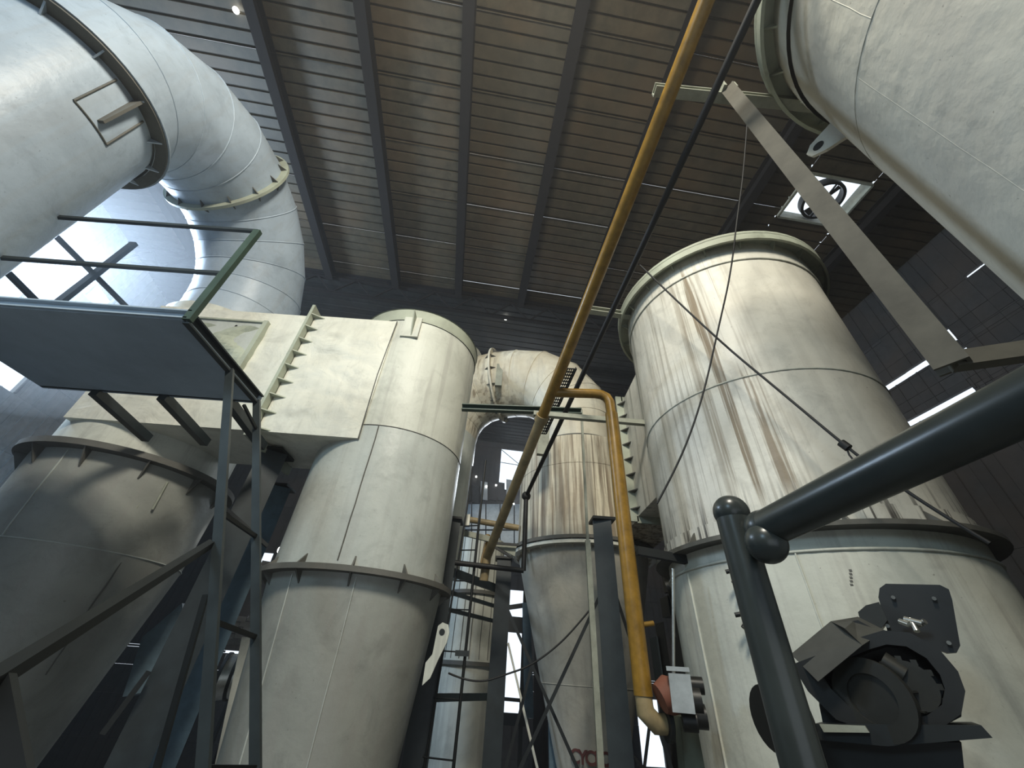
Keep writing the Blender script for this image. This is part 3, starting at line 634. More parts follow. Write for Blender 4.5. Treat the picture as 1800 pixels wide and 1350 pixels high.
ld = thing('ladder', 'steep dark steel ladder leaning against the platform end', 'ladder', (-1.6, 3.5, -1.2))
la0, lb0 = Vector((PX1, 3.19, PZ)), Vector((PX1, 3.75, PZ)); la1, lb1 = Py(357, 1350, 3.19), Py(449, 1350, 3.75)
la1 = la0+(la1-la0)*1.25; lb1 = lb0+(lb1-lb0)*1.25
MB().bar(la0, la1, .07, .035, (0, 1, 0)).build('side_rail', M['frame'], ld); MB().bar(lb0, lb1, .07, .035, (0, 1, 0)).build('side_rail', M['frame'], ld)
for f in (0.395, 0.60, 0.80, .99):
    MB().bar(la0.lerp(la1, f), lb0.lerp(lb1, f), .03, .03).build('rung', M['dark'], ld)
MB().bar(la0.lerp(la1, .07)+Vector((0.02, .25, 0)), lb0.lerp(lb1, .10), .025, .025).build('corner_brace', M['dark'], ld)
hb = thing('stair_handrail', 'black sloping handrail crossing the lower left corner', 'handrail', (-1.8, 1.3, -1))
a = Pd(372, 955, 3.9); b_ = Pd(0, 1188, 2.2); MB().bar(b_+(b_-a)*.15, a, .05, .05).build('top_rail', M['dark'], hb)
c = Pd(30, 1350, 2.15); MB().bar(b_, c+(c-b_)*.8, .055, .05).build('post', M['dark'], hb)

# ------------------------------------------------------------------ columns
def column(px0, py0, px1, py1, D, wdt, label, mat, top=None, facing=None, cap=True, name='steel_column'):
    p = Pd(px0, py0, D); ztop = p.z if top is None else top
    t = thing(name, label, 'column', (p.x, p.y, -4)); MB().ibeam((p.x, p.y, -4), (p.x, p.y, ztop), wdt, wdt*.9, facing or (p.x, p.y, 0)).build('shaft', mat, t)
    if cap: MB().box((p.x, p.y, ztop+.02), (wdt*.62, 0, 0), (0, wdt*.62, 0), (0, 0, .02)).build('cap_plate', M['dark'], t)
    return p
column(330, 1120, 0, 0, 6.3, .34, 'dark steel column between the left cyclone cone and the ladder', M['frame'], 2.35)
column(398, 1080, 0, 0, 7.6, .30, 'bluish steel column just behind the ladder', M['frame2'], 2.3)
pA_ = column(793, 917, 0, 0, 7.3, .34, 'dark steel column right beside the pale cyclone cone', M['frame'])
pB_ = column(887, 985, 0, 0, 8.6, .30, 'dark steel column left of the central cyclone cone', M['frame'])
pC_ = column(1058, 918, 0, 0, 6.1, .27, 'dark steel column in front of the central cyclone cone', M['frame'])
pole = thing('pipe_pole', 'thin pale conduit rising beside the central dark column', 'conduit', Pd(1035, 1200, 5.9))
q = Pd(1033, 950, 5.9); MB().bar((q.x, q.y, -4), (q.x, q.y, q.z), .07, .05, (0, 1, 0)).build('lower_tube', M['pale_bar'], pole); q2 = Pd(1022, 720, 5.6); MB().bar(q, q2, .035, .035, (0, 1, 0)).build('upper_tube', M['pale_bar'], pole)
# ladder frame between the two middle columns
lf = thing('cross_bracing', 'steel cross members between the two dark columns left of centre', 'bracing', (pA_.x, pA_.y, -4))
for z, th in ((Pd(835, 1022, 8.0).z, .14), (Pd(832, 1055, 8.0).z, .06), (Pd(832, 1083, 8).z, .06), (-0.35, .10)):
    MB().bar((pA_.x+.12, pA_.y, z), (pB_.x-.12, pB_.y, z), .05, th).build('cross_member', M['frame'], lf)
cl = thing('cage_ladder', 'slim rod ladder with short rungs in front of the pale background column', 'ladder', Pd(800, 1350, 7.2))
q0, q1 = Pd(797, 1350, 6.9), Pd(845, 890, 6.9)
MB().sweep([q0+(q0-q1)*.3, q1, q1+Vector((0, 0, .9))], .022, 8).build('side_rod', M['dark'], cl); MB().sweep([q0+(q0-q1)*.3+Vector((-.42, .1, 0)), q1+Vector((-.25, .1, 0)), q1+Vector((-.25, .1, .8))], .016, 8).build('side_rod', M['dark'], cl)
for f in (.02, .20, .36, .52, .64, .78, .90): a = q0.lerp(q1, f); MB().sweep([a, a+Vector((-.42+.17*f, .1, 0))], .011, 6).build('rung', M['dark'], cl)
a = Pd(800, 1148, 6.85); MB().bar(a, Pd(824, 1149, 6.85), .03, .07).build('foot_plate', M['frame'], cl)

def brace(a, b_, D, w_, lab, mat=None, D2=None):
    single(MB().bar(Pd(*a, D), Pd(*b_, D2 or D), w_, w_*.6), 'diagonal_brace', mat or M['dark'], lab, 'brace')
brace((1053, 1050), (905, 1370), 6.4, .07, 'long black brace sloping down left across the central cone')
brace((888, 1062), (1020, 1362), 6.7, .07, 'black brace crossing the other one near the central cone tip')
brace((1083, 1047), (1185, 1365), 6.3, .07, 'black brace sloping down right behind the yellow pipe foot')
brace((935, 1170), (885, 1365), 7.5, .07, 'short black brace low in the gap left of the central cone')
brace((893, 1130), (948, 1365), 8.0, .06, 'cream angle brace low in the gap left of the central cone', M['duct'])
brace((1146, 1240), (1131, 1362), 6.5, .06, 'near vertical black strut under the yellow pipe foot')
brace((1115, 1330), (1140, 1365), 6.4, .06, 'stub of black brace at the bottom edge under the yellow pipe')
brace((362, 1045), (270, 1370), 5.2, .05, 'thin black brace in front of the left dark column')
brace((392, 890), (470, 960), 5.6, .06, 'short dark brace behind the ladder top')
brace((180, 1290), (262, 1180), 6.0, .08, 'grey diagonal brace under the left cone in the lower left')
brace((98, 415), (245, 562), 9.0, .09, 'thin diagonal strut crossing in front of the bright left windows', M['frame'])
brace((236, 428), (80, 550), 8.8, .12, 'thicker strut sloping down left above the platform', M['frame'])
brace((14, 480), (84, 550), 8.6, .10, 'short strut at far left just above the platform edge', M['frame'])
single(MB().bar(Pd(970, 1235, 8.6), Pd(972, 1365, 8.6), .12, .1), 'pale_post', M['frame2'], 'pale blue post at the bottom left of the central cone', 'post')
for k, (pp, qq, w_, lb) in enumerate([((868, 1262), (925, 1266), .25, 'dark cross beam below the bright opening left of centre'), ((880, 1070), (935, 1062), .12, 'dark cross beam above the bright opening left of centre'), ((875, 1095), (925, 1100), .4, 'heavy dark beam in the bright opening left of centre'), ((880, 1228), (925, 1232), .08, 'thin dark bar near the bottom of the bright opening left of centre')]):
    single(MB().bar(Pd(*pp, 13.5), Pd(*qq, 13.5), .12, w_), 'cross_beam', M['dark'], lb, 'beam')
single(MB().bar(Pd(925, 1060, 13), Pd(930, 1262, 13), .22, .2), 'background_post', M['frame2'], 'blue background post seen in the bright opening left of centre', 'post')

# background pale column vessel, junk and bricks
bx = Pd(832, 1100, 11.5); bgc = thing('background_vessel', 'pale vertical vessel far behind the two dark middle columns', 'vessel', (bx.x, bx.y, -4))
for z0, z1 in ((-4, -1.9), (-1.85, .1), (.15, 1.55), (1.6, 2.9)): course(bgc, bx.x, bx.y, .66, z0, .66, z1, M['tank'])
for z in (-1.88, .12, 1.57): MB().ring(bx.x, bx.y, .64, .74, z-.04, z+.04).build('flange', M['dirty'], bgc)
HZ = MB().box(B(-.5, 6, 3.9), E1*14.9, E2*14.4, (0, 0, 7.8)).build('dust_haze', _hm); HZ['kind'] = 'stuff'; HZ['label'] = 'thin pale dust haze filling the hall, brightest near the left windows'; HZ['category'] = 'haze'
bm = bmesh.new(); bmesh.ops.create_icosphere(bm, subdivisions=4, radius=3.2); me = bpy.data.meshes.new('dust_cloud'); bm.to_mesh(me); bm.free()
_h2 = _hm.copy(); _h2.name = 'dense_dust_haze'; [n for n in _h2.node_tree.nodes if n.type == 'VOLUME_SCATTER'][0].inputs['Density'].default_value = 0.03; me.materials.append(_h2)  # denser haze ball added to imitate the glow by the left windows
dc = bpy.data.objects.new('dust_cloud', me); C.objects.link(dc); dc.location = (-9.3, 5.6, 6.4); dc['kind'] = 'stuff'; dc['label'] = 'brighter bank of dust glowing in front of the left windows'; dc['category'] = 'haze'
for k in range(7): vert_seam(bgc, bx.x, bx.y, 120+20*k, .66, .2, .66, 2.9, M['dirty'], .010)
pw = thing('cladding_screen', 'pale sheet screen with dark battens behind the middle columns', 'screen', Pd(850, 930, 13))
for i in range(5):
    a0_, a1_ = 805+i*25, 828+i*25
    for (y0, y1) in ((886, 930), (933, 985)):
        p = [Pd(a0_, y0, 13), Pd(a1_, y0, 13), Pd(a1_, y1, 13), Pd(a0_, y1, 13)]
        MB().prism(p, (0, .04, 0)).build('sheet', M['palewall'], pw)
for px in (812, 925):
    q = Pd(px, 985, 13.1); MB().abox(q.x-.05, q.x+.05, q.y, q.y+.1, -4, q.z+1.5).build('support_post', M['dark'], pw)
jk = thing('collapsed_cladding', 'strip of dark broken cladding above the pale screen in the centre background', 'cladding', Pd(860, 865, 14))
random.seed(11)
for i in range(9):
    a = 800+i*15; yy = 866+random.uniform(-6, 6); p = [Pv(a, yy-20, VB-.12), Pv(a+12, yy-18, VB-.12), Pv(a+12, yy+14, VB-.12), Pv(a, yy+12, VB-.12)]
    MB().prism(p, (0, .05, 0)).build('sheet', M['wall'] if i % 3 else M['palewall'], jk)
for k, (px, py) in enumerate([(826, 836), (837, 838), (815, 848), (872, 853), (855, 855), (903, 886), (888, 890)]):
    q = Pv(px, py, VB-.16); o = single(MB().sweep([q-E2*.03, q+E2*.01], .045, 10), 'light_hole', M['glow'], ['leftmost of the top pair of light points in the far wall', 'right one of the top pair of light points in the far wall', 'light point at the edge of the pale cyclone in the far wall', 'light point nearest below the far window', 'light point above the broken cladding strip, midway', 'lowest right light point beside the yellow pipe', 'light point touching the dusty lower yellow pipe'][k], 'light', 'points of light in the far wall')  # glowing discs standing in for daylight through small wall holes
q = Pd(498, 968, 12); lamp = thing('work_lamp', 'round bright lamp left of the pale cyclone waist flange', 'lamp', q)
MB().abox(q.x-.03, q.x+.03, q.y+.10, q.y+.16, -4, q.z).build('pole', M['dark'], lamp); MB().sweep([q, q+Vector((0, -.06, 0))], .12, 20).build('lens', M['glow'], lamp); MB().sweep([q+Vector((0, .18, 0)), q], .14, 20).build('housing', M['dark'], lamp)
for k, (px, py, D, lb) in enumerate([(415, 18, None, 'small bright spot of daylight in the roof at top left'), (889, 560, None, 'small bright spot of daylight in the dark roof above the arched duct')]):
    q = Pz(px, py, ZR-.08) if k == 0 else Pz(px, py, zb(11.3)-.10)
    single(MB().sweep([q, q-Vector((0, 0, .02))], .07, 12), 'roof_hole', M['glow'], lb, 'light')  # disc that glows in place of daylight through the roof
# brick stack behind the ladder
bk = thing('brick_pile', 'pile of dusty pale bricks behind the ladder', 'bricks', Pd(420, 1100, 11))
dirb = (Pd(470, 1100, 11)-Pd(400, 1100, 11)).normalized(); o0 = Pd(400, 1118, 11)
bme = MB().box((0, 0, 0), (.11, 0, 0), (0, .055, 0), (0, 0, .045)).mesh('brick', M['brick'])
for r in range(4):
    for i in range(7): inst(bme, 'brick', bk, Matrix.Translation(o0+dirb*(i*.235+(r % 2)*.1)+Vector((0, random.uniform(-.02, .02), .1*r))) @ Matrix.Rotation(math.atan2(dirb.y, dirb.x)+random.uniform(-.06, .06), 4, 'Z'))
o1 = Pd(462, 1008, 11)
for r in range(3):
    for i in range(5): inst(bme, 'brick', bk, Matrix.Translation(o1+dirb*(i*.235+(r % 2)*.1)+Vector((0, 0, .1*r))) @ Matrix.Rotation(math.atan2(dirb.y, dirb.x)+random.uniform(-.06, .06), 4, 'Z'))
MB().bar(o0+Vector((0, 0, -.1))-dirb*.3, o0+dirb*2.0+Vector((0, 0, -.1)), .3, .1).build('shelf_board', M['concrete'], bk)
tk = thing('wrapped_tank', 'shiny wrapped tank behind the ladder rungs', 'tank', Pd(408, 1190, 10))
MB().sweep([Pd(385, 1190, 10), Pd(440, 1186, 10)], .33, 24).build('body', M['chrome'], tk)
for f in (0.1, .5, .9): q = Pd(385, 1190, 10).lerp(Pd(440, 1186, 10), f); MB().oring(q, (1, .3, 0), .32, .36, .05, 24).build('band', M['dark'], tk)
tg = thing('background_hopper', 'pale tapering hopper low behind the ladder', 'hopper', Pd(420, 1290, 8)); hp = [Pd(425, 1120, 8.5), Pd(452, 1120, 8.5), Pd(452, 1370, 8.5), Pd(372, 1370, 8.5)]
MB().prism(hp, (-.1, .5, 0)).build('side_plate', M['left'], tg)
single(MB().prism([Pd(250, 1120, 9), Pd(320, 1060, 9), Pd(330, 1200, 9), Pd(215, 1225, 9)], (0, .2, 0)), 'blue_cover', M['frame2'], 'dull blue sheet behind the dark left column', 'cover')

# ------------------------------------------------------------------ overhead pipes
yp = thing('overhead_pipe', 'long ochre yellow pipe running overhead from the top to the centre', 'pipe', (0.5, 4, 3))
ya, yb = Pz(1250, -20, 4.9), Pz(970, 690, 3.0)
def on_line(p, q, x, y):      # point of line pq nearest to a sight line
    d = (q-p).normalized(); e = ray(x, y); n_ = d.cross(e); k = (p.cross(e)).dot(n_)*-1/n_.length_squared; return p+d*k
ycp, yc_ = on_line(ya, yb, 948, 740), on_line(ya, yb, 846, 975)
ya = ya+(ya-yb)*.3
MB().sweep([ya, ycp], .072, 20).build('painted_run', M['yellow'], yp); MB().sweep([ycp, yc_], .072, 20).build('dusty_run', M['yellow2'], yp)
MB().sweep([ycp, ycp+(yb-ycp).normalized()*.10], .090, 20).build('coupling', M['yellow2'], yp)
yd = Pd(1060, 698, 4.28); yd.z = 3.0; ye = Pd(1146, 1225, 4.28)
ve = Vector((yd.x+.07, yd.y, 0)); pts = [yb, yd-Vector((.10, 0, 0)), yd+Vector((-.02, 0, -.01)), yd+Vector((.045, 0, -.045)), yd+Vector((.08, 0, -.12)), yd+Vector((.085, 0, -.3))]
MB().sweep(pts, .062, 16).build('branch_pipe', M['yellow'], yp)
MB().sweep([pts[-1], Vector((pts[-1].x, pts[-1].y, ye.z))], .078, 20).build('drop_pipe', M['yellow'], yp)
q = Vector((pts[-1].x, pts[-1].y, Pd(1130, 1100, 4.28).z)); MB().sweep([q, q+Vector((.17, 0, .03))], .022, 8).build('handle_stub', M['yellow'], yp)
MB().sweep([yc_, yc_+Vector((-.02, .05, -.35))], .072, 16).build('drop_pipe', M['yellow2'], yp)
y2 = thing('cross_pipe', 'rusty orange pipe crossing behind the end of the yellow pipe', 'pipe', Pd(870, 915, 9)); MB().sweep([Pd(822, 913, 8), Pd(912, 928, 8)], .06, 12).build('pipe_run', M['yellow2'], y2); MB().sweep([Pd(846, 1000, 8.5), Pd(858, 940, 8.5)], .05, 12).build('pipe_run', M['yellow'], y2)
kp = thing('overhead_pipe', 'thin black pipe running overhead right of the yellow one', 'pipe', (.7, 3.5, 2.6))
ka, kb = Pz(1333, -5, 4.5), Pz(925, 872, 2.6); ka = ka+(ka-kb)*.3
MB().sweep([ka, kb], .035, 14).build('pipe_run', M['black'], kp)
bm = bmesh.new(); bmesh.ops.create_icosphere(bm, subdivisions=2, radius=.085); me = bpy.data.meshes.new('elbow_joint'); bm.to_mesh(me); bm.free(); me.materials.append(M['black'])
inst(me, 'elbow_joint', kp, Matrix.Translation(kb))
kc = Vector((kb.x, kb.y, Pd(922, 1002, 6.84).z)); kd = Pd(800, 988, 6.84); kd.z = kc.z+.03
MB().sweep([kb, kc], .04, 14).build('drop_pipe', M['black'], kp); MB().sweep([kc, kd], .04, 14).build('cross_run', M['black'], kp)
# perforated tray
pt_ = thing('cable_tray', 'perforated dark cable tray beside the yellow pipe', 'cable tray', Pz(965, 700, 3.3))
ta, tb = Pz(1002, 648, 3.75), Pz(950, 762, 3.2); dt = (tb-ta); nl = 22; side = Vector((.15, 0, 0))
mb = MB()
for i in range(nl+1):
    q = ta+dt*(i/nl); mb.bar(q-side*.62, q+side*.62, .024, .01)
for j in range(7):
    f = -1+j/3; mb.bar(ta+side*f*.62, tb+side*f*.62, .013, .012)
o = mb.build('perforated_deck', M['machine'], pt_); o['kind'] = 'stuff'
for f in (-1, 1): MB().bar(ta+side*f*.64+Vector((0, 0, .02)), tb+side*f*.64+Vector((0, 0, .02)), .012, .06).build('side_flange', M['machine'], pt_)
q0, q1 = Pd(958, 748, 6.6), Pd(953, 800, 6.6); single(MB().bar(q0+Vector((0, 0, .05)), q1, .20, .10, (0, 1, 0)), 'cable_trunking', M['pale_bar'], 'short grey trunking box hanging below the perforated tray', 'trunking')

# cross bars carrying the pipes
single(MB().channel(Pz(1150, 158, 4.9), Pz(1452, 188, 4.9), .10, .10), 'bracket_bar', M['pale_bar'], 'pale green bar reaching from the top right cyclone flange to the pipes', 'bar')
single(MB().channel(Pz(1025, 543, 4.9), Pz(1112, 556, 4.9)+Vector((0.1, 0, 0)), .10, .10), 'bracket_bar', M['pale_bar'], 'pale green bar from the stained cyclone top flange to the pipes', 'bar')
single(MB().channel(Py(812, 716, 4.95), Py(1022, 724, 4.95), .08, .10), 'bracket_bar', M['green'], 'dark green bar running right from the pale cyclone under the arched duct', 'bar')
single(MB().bar(Py(938, 727, 4.75), Py(1160, 746, 4.75), .07, .07), 'bracket_bar', M['pale_bar'], 'pale bar from the stained cyclone to the yellow pipe coupling', 'bar')
single(MB().bar(Py(1120, 968, 4.2), Py(1225, 988, 4.2), .07, .08), 'bracket_bar', M['dark'], 'short black bar right of the yellow drop pipe at the stained cyclone waist', 'bar')
ds = thing('steel_post', 'tan channel post hanging from the top right bar in front of the roof fan', 'post', (2.0, 1.27, 1.2))
qt = Pd(1283, 158, 2.36); MB().channel((qt.x, qt.y, 1.22), (qt.x, qt.y, qt.z), .12, .09, (qt.x, qt.y, 0)).build('channel_shaft', M['tan_bar'], ds); MB().bar((qt.x, qt.y, 1.25), (2.75, .95, 1.25), .06, .08).build('foot_bracket', M['tan_bar'], ds)
MB().bar((qt.x-.06, qt.y, qt.z), (qt.x-.06, qt.y, qt.z+.12), .03, .08).build('clip_plate', M['pale_bar'], ds); MB().bar((qt.x+.05, qt.y, qt.z), (qt.x+.05, qt.y, qt.z+.12), .03, .08).build('clip_plate', M['pale_bar'], ds)

# wires
def cable(pts, r, name, lab, mat=None):
    cv = bpy.data.curves.new(name, 'CURVE'); cv.dimensions = '3D'; sp = cv.splines.new('NURBS'); sp.points.add(len(pts)-1)
    for i, p in enumerate(pts): sp.points[i].co = (*p, 1)
    sp.order_u = 3; sp.use_endpoint_u = True; cv.bevel_depth = r; cv.bevel_resolution = 2; cv.resolution_u = 6
    o = bpy.data.objects.new(name, cv); dg = bpy.context.evaluated_depsgraph_get(); C.objects.link(o); bpy.context.view_layer.update()
    me = bpy.data.meshes.new_from_object(o.evaluated_get(bpy.context.evaluated_depsgraph_get())); C.objects.unlink(o); bpy.data.objects.remove(o)
    me.materials.clear(); me.materials.append(mat or M['black']); o = bpy.data.objects.new(name, me); C.objects.link(o); o['label'] = lab; o['category'] = 'cable'; return o
cable([Pd(x, y, 3.5) for x, y in ((1315, 190), (1308, 300), (1296, 380), (1285, 480), (1262, 580), (1240, 680), (1215, 760), (1185, 830), (1155, 885))], .009, 'hanging_wire', 'thin black wire hanging in a curve in front of the stained cyclone')
rope = cable([Pd(x, y, 3.75) for x, y in ((1125, 466), (1250, 588), (1380, 695), (1487, 785), (1560, 840), (1640, 895), (1740, 955))], .012, 'tied_rope', 'straight black rope with a knot stretched across the stained cyclone')
kn = MB().sweep([Pd(1478, 778, 3.75), Pd(1492, 788, 3.75)], .032, 10).build('knot', M['black'], rope)
kn2 = MB().sweep([Pd(1487, 785, 3.75), Pd(1493, 800, 3.75), Pd(1503, 812, 3.75)], .007, 6).build('loose_end', M['black'], rope)
cable([Pd(x, y, 6.0) for x, y in ((788, 1183), (812, 1194), (850, 1199), (885, 1187), (930, 1172), (975, 1140), (1010, 1105), (1040, 1068))], .011, 'slack_cable', 'slack black cable drooping between the dark column and the central cone')

# ------------------------------------------------------------------ near grey pipe frame
gr = thing('pipe_railing', 'thick dark grey round pipe frame in the right foreground', 'railing', (.68, 1.11, -4))
gp = Pd(1350, 1130, 1.3); gz = Pd(1320, 885, 1.3).z
MB().sweep([(gp.x, gp.y, -1.7), (gp.x, gp.y, gz-.02), ], .045, 32).build('post', M['rail'], gr)
bm = bmesh.new(); bmesh.ops.create_uvsphere(bm, u_segments=32, v_segments=16, radius=.049)
for f in bm.faces: f.smooth = True
me = bpy.data.meshes.new('post_cap'); bm.to_mesh(me); bm.free(); me.materials.append(M['rail']); inst(me, 'post_cap', gr, Matrix.Translation((gp.x, gp.y, gz-.02)))
h0 = Pd(1345, 930, 1.235); h1_ = Pd(1800, 708, .93); MB().sweep([h0, h0+(h1_-h0)*1.9], .045, 32).build('cross_pipe', M['rail'], gr)
me2 = me.copy(); inst(me2, 'pipe_end_cap', gr, Matrix.Translation(h0) @ Matrix.Scale(1.0, 4))
inst(me2, 'end_collar', gr, Matrix.Translation(Pd(1347, 955, 1.22)))

# ------------------------------------------------------------------ drive unit in the lower right
AZ = math.radians(41.5); nrm = Vector((math.sin(AZ), math.cos(AZ), 0)); tan_ = Vector((math.cos(AZ), -math.sin(AZ), 0))
def W(px, py, D): d = ray(px, py); return d*(D/d.dot(nrm))
def poly(pts, D, ext, mb=None): return (mb or MB()).prism([W(a, b_, D) for a, b_ in pts], nrm*ext)
dv = thing('drive_unit', 'oily black motor and chain drive with round guard, bottom right', 'motor', W(1560, 1300, 3.4))
poly([(1557, 1026), (1652, 1028), (1668, 1036), (1674, 1055), (1688, 1135), (1682, 1147), (1665, 1148), (1560, 1110), (1544, 1050), (1546, 1034)], 3.45, .05).build('mounting_plate', M['machine'], dv)
for a, b_ in ((1570, 1050), (1642, 1052), (1560, 1100), (1668, 1130)): MB().sweep([W(a, b_, 3.45), W(a, b_, 3.42)], .010, 10).build('bolt', M['chrome'], dv)
for a, b_, c, d in ((1582, 1092, 1598, 1098), (1600, 1088, 1612, 1110), (1612, 1100, 1626, 1092), (1590, 1088, 1622, 1096)): MB().sweep([W(a, b_, 3.36), W(c, d, 3.33)], .014, 8).build('shiny_lever', M['chrome'], dv)
poly([(1508, 1076), (1522, 1064), (1545, 1058), (1560, 1090), (1545, 1110), (1515, 1100)], 3.40, .12).build('bearing_block', M['machine2'], dv)
gA, gB, gC, gD, gE, gF, gG = W(1390, 1150, 3.10), W(1460, 1092, 3.14), W(1508, 1084, 3.30), W(1556, 1108, 3.22), W(1438, 1198, 2.93), W(1516, 1134, 2.93), W(1484, 1104, 3.0)
MB().prism([gA, gB, gG, gF, gE], nrm*.02).build('chain_guard_side', M['guard'], dv); MB().prism([gB, gC, gD, gF, gG], nrm*.02).build('chain_guard_top', M['guard'], dv)
poly([(1396, 1150), (1460, 1098), (1508, 1090), (1545, 1110), (1510, 1140), (1438, 1195)], 3.2, .12).build('chain_guard_back', M['machine'], dv)
gpts = [(1438, 1195), (1512, 1138), (1552, 1110), (1610, 1122), (1660, 1160), (1692, 1215), (1690, 1260), (1655, 1278), (1580, 1285), (1450, 1290), (1440, 1240)]
poly(gpts, 3.18, .16).build('guard_back_plate', M['machine'], dv)
rim = [W(a, b_, 3.02) for a, b_ in ((1392, 1168), (1440, 1150), (1512, 1120), (1552, 1108), (1600, 1112), (1650, 1140), (1684, 1180), (1697, 1215), (1690, 1255), (1655, 1280))]
cR = W(1575, 1200, 3.02); outer = rim+[W(a, b_, 3.02) for a, b_ in ((1600, 1296), (1540, 1290), (1470, 1265), (1420, 1215))]; inner = [cR+(q-cR)*.72 for q in outer]; nO = len(outer); gv = outer+inner+[q+nrm*.16 for q in outer]+[q+nrm*.16 for q in inner]; gf = []
for k in range(nO):
    j = (k+1) % nO; gf += [(k, j, nO+j, nO+k), (k, 2*nO+k, 2*nO+j, j), (nO+k, nO+j, 3*nO+j, 3*nO+k), (2*nO+k, 3*nO+k, 3*nO+j, 2*nO+j)]
MB().add(gv, gf).build('guard_rim', M['machine'], dv)
mc = W(1535, 1228, 3.0); ax_ = (nrm*1.0+tan_*.35).normalized()
MB().sweep([mc+ax_*.30, mc], .15, 32).build('motor_body', M['machine2'], dv); MB().oring(mc, ax_, .10, .165, .03, 32).build('motor_rim', M['machine2'], dv)
for k in range(14):
    a = 2*PI*k/14; e = (Vector((0, 0, 1))*math.cos(a)+ax_.cross(Vector((0, 0, 1))).normalized()*math.sin(a)); MB().bar(mc+ax_*.05+e*.155, mc+ax_*.29+e*.155, .008, .025, e).build('cooling_fin', M['machine2'], dv)
MB().sweep([W(1550, 1162, 3.05), W(1590, 1188, 3.05)], .05, 14).build('gear_shaft', M['machine2'], dv); MB().sweep([W(1600, 1205, 3.02), W(1600, 1205, 3.12)], .10, 20).build('sprocket', M['machine2'], dv)
for k in range(12):
    a = 2*PI*k/12; q = W(1600, 1205, 3.06)+(Vector((0, 0, 1))*math.cos(a)+tan_*math.sin(a))*.105; MB().box(q, tan_*.012, nrm*.02, (0, 0, .012)).build('sprocket_tooth', M['machine2'], dv)
poly([(1430, 1272), (1725, 1275), (1745, 1297), (1560, 1312), (1432, 1300)], 2.98, .5).build('shelf_plate', M['dark'], dv)
poly([(1440, 1273), (1520, 1276), (1528, 1288), (1448, 1287)], 2.95, .03).build('shelf_edge', M['pale_bar'], dv)
poly([(1440, 1300), (1690, 1305), (1700, 1400), (1470, 1400)], 3.05, .35).build('support_box', M['machine'], dv)
single(MB().sweep([W(1352, 1262, 2.7), W(1395, 1262, 2.8)], .13, 24), 'hand_wheel', M['machine'], 'dark round drum end peeking out left of the near grey post', 'wheel')
sp_ = [W(1495, 1003, 3.6), W(1497, 1028, 3.6)]
for k in range(5):
    f = k/4; MB().box(sp_[0].lerp(sp_[1], f)-nrm*.0, tan_*.008, nrm*.012, (0, 0, .006)).build('stencil_mark', M['dirty'], rc)

# valve at the foot of the yellow pipe
vl = thing('shutoff_valve', 'rusty red valve with silver actuator at the foot of the yellow pipe', 'valve', ye)
vb = Vector((pts[-1].x, pts[-1].y, ye.z))
MB().sweep([vb+Vector((0, 0, .02)), vb-Vector((0, 0, .10)), vb+Vector((.08, 0, -.17)), vb+Vector((.20, 0, -.17))], .07, 16).build('pipe_elbow', M['yellow2'], vl)
MB().oring(vb+Vector((.17, 0, -.16)), (1, 0, .0), .03, .125, .035, 24).build('flange', M['dark'], vl)
q = Pd(1185, 1222, 4.25); MB().sweep([q+Vector((-.12, 0, -.03)), q+Vector((-.05, 0, 0)), q+Vector((.10, 0, 0))], [.10, .13, .10], 20).build('valve_body', M['rust'], vl)
q = Pd(1198, 1218, 4.1); MB().box(q, (.075, -.03, 0), (.02, .05, 0), (.005, 0, .12)).build('actuator', M['chrome'], vl); MB().box(q+Vector((0, 0, .15)), (.08, -.03, 0), (.02, .05, 0), (0, 0, .015)).build('actuator_lid', M['chrome'], vl)
q = Pd(1214, 1232, 4.2)
for dx, dz, r in ((0, 0, .10), (.04, .10, .06), (-.06, -.12, .07), (.02, -.09, .08)): MB().sweep([q+Vector((dx-.03, .0, dz)), q+Vector((dx+.07, -.03, dz))], r, 14).build('valve_knob', M['machine'], vl)
single(MB().sweep([Pd(1184, 1195, 4.3), Pd(1183, 1000, 4.3)], .014, 8), 'conduit', M['chrome'], 'thin bright conduit rising from the valve by the right cyclone', 'conduit')
single(MB().prism([Pd(1196, 1260, 4.5), Pd(1222, 1258, 4.5), Pd(1242, 1365, 4.5), Pd(1206, 1365, 4.5)], (0, .15, 0)), 'control_panel', M['olive'], 'olive green panel below the valve at the bottom edge', 'panel')
mk = thing('background_machinery', 'dark cluttered machinery between the central cone and right cyclone', 'machinery', Pd(1190, 1200, 7))
for (x0, y0, x1, y1, D, mt) in ((1168, 1005, 1186, 1040, 6.4, 'machine'), (1165, 1050, 1192, 1085, 6.6, 'machine'), (1160, 1095, 1182, 1260, 6.8, 'machine'), (1184, 1045, 1202, 1120, 6.2, 'machine2'), (1186, 1120, 1206, 1200, 6.0, 'machine'), (1176, 1250, 1200, 1370, 6.2, 'machine'), (1150, 1120, 1162, 1230, 7, 'frame')):
    a, b_ = Pd(x0, y0, D), Pd(x1, y1, D); MB().box((a+b_)/2, ((b_.x-a.x)/2, 0, 0), (0, .15, 0), (0, 0, abs(a.z-b_.z)/2)).build('casing', M[mt], mk)
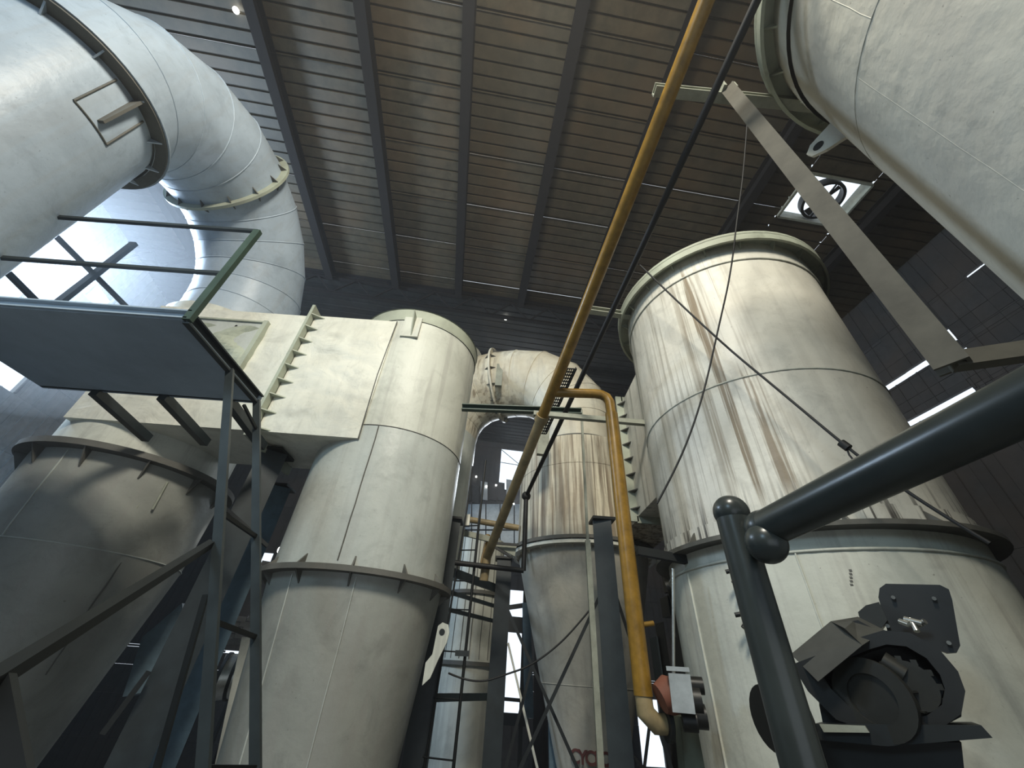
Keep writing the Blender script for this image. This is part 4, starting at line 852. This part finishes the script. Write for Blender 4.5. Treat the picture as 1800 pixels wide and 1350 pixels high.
MB().sweep([Pd(1172, 1035, 6.2), Pd(1186, 1032, 6.2)], .14, 16).build('blower_drum', M['machine2'], mk)

# bracket cluster left of the central cyclone waist
bc = thing('corner_bracket', 'grey bracket and plates at the left of the central cyclone waist', 'bracket', Pd(895, 970, 7.6))
MB().prism([Pd(862, 955, 7.7), Pd(908, 960, 7.7), Pd(905, 978, 7.7)], (0, .05, 0)).build('gusset_plate', M['pale_bar'], bc)
MB().bar(Pd(860, 954, 7.6), Pd(912, 958, 7.6), .04, .04).build('edge_bar', M['dark'], bc); MB().bar(Pd(860, 956, 7.6), Pd(900, 980, 7.6), .04, .04).build('edge_bar', M['dark'], bc)
MB().bar(Pd(815, 937, 7.6), Pd(870, 950, 7.6), .06, .10).build('channel_stub', M['pale_bar'], bc)
MB().bar(Pd(822, 905, 7.3), Pd(820, 925, 7.3), .10, .08, (0, 1, 0)).build('clip_plate', M['duct'], bc)

# stencilled lettering on the cone: CYCLONE
def letter(txt, loc, rot, size, mat, parent):
    cv = bpy.data.curves.new('stencil_letters', 'FONT'); cv.body = txt; cv.size = size; cv.extrude = .004; cv.align_x = 'CENTER'; cv.offset = .006
    o = bpy.data.objects.new('stencil_letters', cv); C.objects.link(o); bpy.context.view_layer.update()
    me = bpy.data.meshes.new_from_object(o.evaluated_get(bpy.context.evaluated_depsgraph_get())); bpy.data.objects.remove(o)
    me.materials.clear(); me.materials.append(mat); mw = Matrix.Translation(loc) @ rot.to_4x4()
    return me, mw
azc = math.radians(190)      # outward direction of the lettering, compass from +Y
zc_ = Pd(1035, 1330, 8.24-.55).z
for i, ch in enumerate('CYCLONE'):
    a = math.radians(214-i*10.5); ro = Vector((math.sin(a), math.cos(a), 0)); right = Vector((0, 0, 1)).cross(ro)
    rr = .45+(zc_+1.5)*.25+.012; rot = Matrix(((right.x, 0, ro.x), (right.y, 0, ro.y), (0, 1, 0)))
    me, mw = letter(ch, Vector((CX, CY, 0))+ro*rr+Vector((0, 0, zc_-.1)), rot, .22, M['red'], cc)
    inst(me, 'stencil_letter', cc, mw)

bpy.context.view_layer.update()
